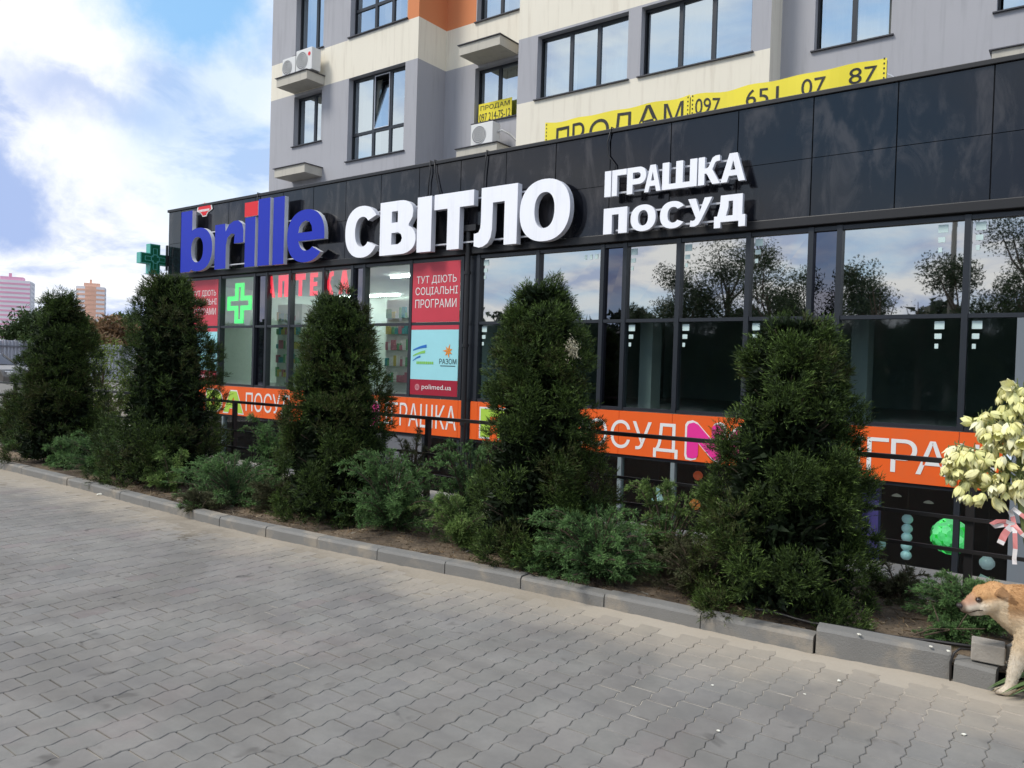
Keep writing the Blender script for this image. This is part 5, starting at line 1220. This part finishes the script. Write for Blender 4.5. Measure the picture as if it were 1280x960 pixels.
tag(b_.build('dry_branch', M['bark']), 'bare dry twig on the soil in front of the dog', 'branch')
# fallen petals and scraps on the paving
pet = mat('petal', (.78, .76, .66), .6)
def crumb(x, y, z, s_, lab, nm='fallen_petal', grp='fallen petals on the paving'):
    bm = bmesh.new(); bmesh.ops.create_icosphere(bm, subdivisions=1, radius=s_)
    for v_ in bm.verts: v_.co = Vector((v_.co.x*random.uniform(.7, 1.5), v_.co.y*random.uniform(.5, 1), v_.co.z*.38+s_*.3))
    me = bpy.data.meshes.new(nm); bm.to_mesh(me); bm.free(); me.materials.append(pet); o = link(nm, me, None, (x, y, z), (0, 0, random.uniform(0, 6))); tag(o, lab, 'petal', grp)
vmat = cam.matrix_world
def gp(px, py, z=0):
    d = vmat.to_3x3() @ Vector(((px-640)/F, -(py-480)/F, -1)); t = (z-1.55)/d.z; return 0+d.x*t, 0+d.y*t
for (px_, py_, s_, z, lab) in ((1049, 852, .014, .002, 'white petal lying alone below the raised kerbstone'), (1205, 919, .014, .002, 'white petal near the lower right corner'), (891, 857, .009, .002, 'tiny white scrap left of the larger petals'), (1072, 795, .012, .16, 'petal on top of the raised kerbstone'), (1184, 816, .013, .16, 'petal on the right end of the raised kerbstone'), (1162, 810, .010, .16, 'petal near the right end of the raised kerbstone'), (1087, 783, .012, .11, 'petal on the soil behind the raised kerbstone'), (898, 914, .010, .002, 'pale scrap between two pavers'), (1006, 868, .007, .002, 'tiny speck near the kerb')):
    x, y = gp(px_, py_, z); crumb(x, y+(.035 if z > .1 else 0), z-(.003 if z > .1 else 0), s_, lab)
x, y = gp(125, 619); crumb(x, y, 0, .035, 'crumpled white paper at the foot of the kerb on the left', 'paper_scrap', 'scraps')

# ================================================================ DOG
def dog():
    p = empty('dog', (-.28, 4.66, 0), label='ginger and cream short haired dog standing at the kerb end, looking left', cat='dog'); O = Vector((-.28, 4.66, 0))
    bm = bmesh.new(); base = []
    def cap(a, b_, ra, rb, n=None, sy=1.0):
        a, b_ = Vector(a), Vector(b_); n = n or max(2, int((a-b_).length/(min(ra, rb)*.35))+1)
        for i in range(n+1):
            t = i/n; c = a.lerp(b_, t)-O; r = ra+(rb-ra)*t
            m4 = Matrix.Translation(c) @ Matrix.Diagonal((r, r*sy, r, 1)); bmesh.ops.create_icosphere(bm, subdivisions=2, radius=1, matrix=m4)
    # head, turned a little towards the viewer: axis d
    hd = Vector((-.80, -.50, -.30)).normalized(); sd = hd.cross(Vector((0, 0, 1))).normalized(); hu = sd.cross(hd).normalized()
    C = Vector((-.408, 4.600, .482))
    H = lambda f, s, u: C+hd*f+sd*s+hu*u
    cap(H(-.02, 0, .0), H(.02, 0, -.002), .072, .066)                       # skull
    cap(H(.030, .016, .018), H(.030, -.016, .018), .047, .047); cap(H(.045, 0, .012), H(.095, 0, .004), .042, .031)              # forehead
    cap(H(.03, .032, -.02), H(.055, .026, -.026), .042, .036); cap(H(.03, -.032, -.02), H(.055, -.026, -.026), .042, .036)   # cheeks
    cap(H(.065, 0, -.010), H(.130, 0, -.020), .046, .033)                  # muzzle
    cap(H(.075, 0, -.002), H(.136, 0, -.006), .026, .020)                   # nose bridge
    cap(H(.11, .012, -.028), H(.128, .010, -.030), .020, .017); cap(H(.11, -.012, -.028), H(.128, -.010, -.030), .020, .017)
    cap(H(.03, 0, -.050), H(.112, 0, -.052), .034, .020)                    # lower jaw
    # neck
    cap(C+Vector((.02, .01, -.01)), (-.27, 4.66, .455), .074, .100); cap(C+Vector((.025, .01, -.045)), (-.275, 4.655, .385), .060, .095)
    # trunk
    cap((-.235, 4.68, .415), (-.10, 4.69, .415), .128, .132, 7, .86); cap((-.245, 4.675, .365), (-.08, 4.69, .355), .105, .112, 6, .80)
    cap((-.10, 4.69, .418), (.12, 4.70, .435), .130, .108, 7, .84); cap((.12, 4.70, .435), (.27, 4.70, .430), .108, .100, 5, .9)
    # fore legs
    for (x, y, s_) in ((-.270, 4.605, 0), (-.19, 4.755, 1)):
        dx = .05 if s_ else 0
        cap((x+.02, y+.02*(1-2*s_), .36), (x+.015, y, .26), .068, .045); cap((x+.005, y, .27), (x-.030+dx, y, .12), .046, .030); cap((x-.030+dx, y, .12), (x-.042+dx, y, .05), .028, .025)
        cap((x-.042+dx, y, .045), (x-.065+dx, y, .024), .026, .025)
        for k in (-1.5, -.5, .5, 1.5): cap((x-.075+dx, y+k*.011, .021), (x-.100+dx+abs(k)*.004, y+k*.013, .015), .0135, .0125)
    # hind legs: thigh, knee, hock
    for (x, y) in ((.24, 4.63), (.20, 4.77)):
        cap((x+.02, y+.02, .42), (x-.03, y, .30), .095, .062); cap((x-.03, y, .30), (x+.085, y, .165), .052, .027); cap((x+.085, y, .165), (x+.065, y, .05), .025, .021); cap((x+.065, y, .04), (x+.04, y, .022), .023, .021)
        for k in (-1.5, -.5, .5, 1.5): cap((x+.04, y+k*.011, .021), (x+.018, y+k*.012, .015), .013, .012)
    # tail
    tl = [(.34, 4.70, .49), (.42, 4.70, .50), (.50, 4.70, .45), (.56, 4.70, .37), (.60, 4.70, .33)]
    for a, b_ in zip(tl[:-1], tl[1:]): cap(a, b_, .030, .026)
    # ears: folded back triangles
    EP = []
    for s_ in (-1, 1):
        a0 = H(-.038, s_*.050, .050); a1 = H(-.004, s_*.066, .030); tip = H(-.062, s_*.088, -.022)
        for i in range(9):
            for j in range(9-i):
                u, v = i/8, j/8; q = a0*(1-u-v)+a1*u+tip*v; EP.append(tuple(q)); cap(q, q, .0095-.003*v, .0095-.003*v, 1)
    me = bpy.data.meshes.new('body'); bm.to_mesh(me); bm.free(); o = link('body', me, p)
    rm = o.modifiers.new('r', 'REMESH'); rm.mode = 'VOXEL'; rm.voxel_size = .0052; sm = o.modifiers.new('s', 'SMOOTH'); sm.factor = .5; sm.iterations = 9
    bpy.context.view_layer.update(); m2 = bpy.data.meshes.new_from_object(o.evaluated_get(bpy.context.evaluated_depsgraph_get())); o.modifiers.clear(); o.data = m2; m2.name = 'body'
    m2.polygons.foreach_set('use_smooth', [True]*len(m2.polygons)); n = len(m2.vertices)
    v = np.zeros(n*3); m2.vertices.foreach_get('co', v); v = v.reshape(-1, 3); nr = np.zeros(n*3); m2.vertices.foreach_get('normal', nr); nr = nr.reshape(-1, 3)
    Wv = v+np.array(O); rg = np.random.default_rng(3)
    hdn, sdn, hun, Cn = map(np.array, (hd, sd, hu, C)); rel = Wv-Cn; f, s, u = rel@hdn, rel@sdn, rel@hun
    ginger = np.array([.60, .35, .165]); cream = np.array([.76, .61, .42]); pale = np.array([.78, .69, .56]); dark = np.array([.05, .03, .02]); pink = np.array([.46, .26, .19])
    def sm_(x, a, b_): t = np.clip((x-a)/(b_-a), 0, 1); return (t*t*(3-2*t))[:, None]
    nz = np.array([mn.noise(Vector(q)*6) for q in Wv])*.03
    c = ginger+(cream-ginger)*sm_(-(Wv[:, 2]+nz), -.48, -.36); c = c+(pale-c)*sm_(-(Wv[:, 2]+nz), -.26, -.17)
    hm = (np.linalg.norm(rel-hdn*.03, axis=1) < .135) & (Wv[:, 0] < -.33)
    hc = ginger*1.08+(cream-ginger*1.08)*sm_(-(u+nz*.6), -.018, .02); hc = hc+(pale-hc)*sm_(f+nz, .03, .075)*sm_(-u, -.015, .012)*.9
    hc = hc+(pink-hc)*sm_(f, .06, .11)*sm_(u, -.018, .004)*.75
    c = np.where(hm[:, None], hc, c)
    ear = np.array([np.min(np.linalg.norm(np.array(EP)-q, axis=1)) for q in Wv]) < .0125; ear &= np.abs(s) > .056; c = np.where(ear[:, None], c*.45+np.array([.20, .10, .05])*.55, c)
    inn = ear & (nr@hdn > .55) & (u < .02); c = np.where(inn[:, None], np.array([.10, .05, .035]), c)
    mouth = (np.abs(u+.040+.10*(f-.10)**1) < .0035) & (f > .05) & (np.abs(s) < .05); c = np.where(mouth[:, None], dark, c)
    for s_ in (-1, 1):
        e = hdn*.072+sdn*.034*s_+hun*.014; dd = np.linalg.norm((rel-e)*np.array([1, 1, 1.3]), axis=1); c = c+(dark-c)*(1-sm_(dd, .012, .022))
    c = c+(dark*1.6-c)*sm_(f, .128, .150)*.85; c = c+(dark*2.5-c)*sm_(f, .09, .13)*sm_(-u, .022, .040)*.6
    a = m2.color_attributes.new('Col', 'FLOAT_COLOR', 'POINT'); cc = np.ones((n, 4), np.float32); cc[:, :3] = c*.92; a.data.foreach_set('color', cc.ravel())
    fm = leafmat('fur', .75, .15, 0); m2.materials.clear(); m2.materials.append(fm)
    # short coat
    N = 75000; w_ = (Wv[:, 0] < .1).astype(float)*1+.15; w_ *= (Wv[:, 2] > .02); idx = rg.choice(n, N, p=w_/w_.sum()); nn_ = nr[idx]
    flow = np.array([.85, .05, -.45])[None, :]+np.zeros((N, 3)); leg = Wv[idx][:, 2] < .28; flow[leg] = (.1, 0, -1); hmk = hm[idx]; flow[hmk] = -hdn+np.array([0, 0, -.2])
    dirn = nrm(nrm(flow-nn_*(flow*nn_).sum(1)[:, None])+nn_*.28+rg.normal(size=(N, 3))*.16)
    L = np.where(hmk, .007, .015)*rg.uniform(.6, 1.2, N); L[leg] *= .6; L *= np.where((f[idx] > .09) & hmk, .4, 1)
    eyed = np.minimum(np.linalg.norm(rel[idx]-(hdn*.078+sdn*.034+hun*.012), axis=1), np.linalg.norm(rel[idx]-(hdn*.078-sdn*.034+hun*.012), axis=1)); L *= (eyed > .014)
    V = leaves(v[idx]-nn_*.0008+rg.normal(size=(N, 3))*.0015, dirn, L, .0016, rg)
    tt = tri_mesh('coat', V, np.clip(c[idx]*.94*rg.uniform(.86, 1.12, (N, 1)), 0, 1), fm); tag(link('coat', tt, p), kind='stuff')
    eyem = mat('dog_eye', (.03, .014, .008), .08, spec=.8); nosem = mat('dog_nose', (.035, .028, .028), .35, bump=.3, bs=500)
    for s_ in (-1, 1):
        b_ = MB(); q = H(.077, s_*.0360, .0135)-O; r = .0125; b_.lathe([(r*1.15*sin(t), -r*cos(t)) for t in np.linspace(.001, pi-.001, 9)], tuple(q), 14); b_.build('eye', eyem, p, smooth=True)
    b_ = MB(); q = H(.156, 0, -.006)-O; b_.lathe([(.0185*sin(t), -.0125*cos(t)) for t in np.linspace(.001, pi-.001, 9)], tuple(q), 14); b_.build('nose', nosem, p, smooth=True)
    return p
dog()
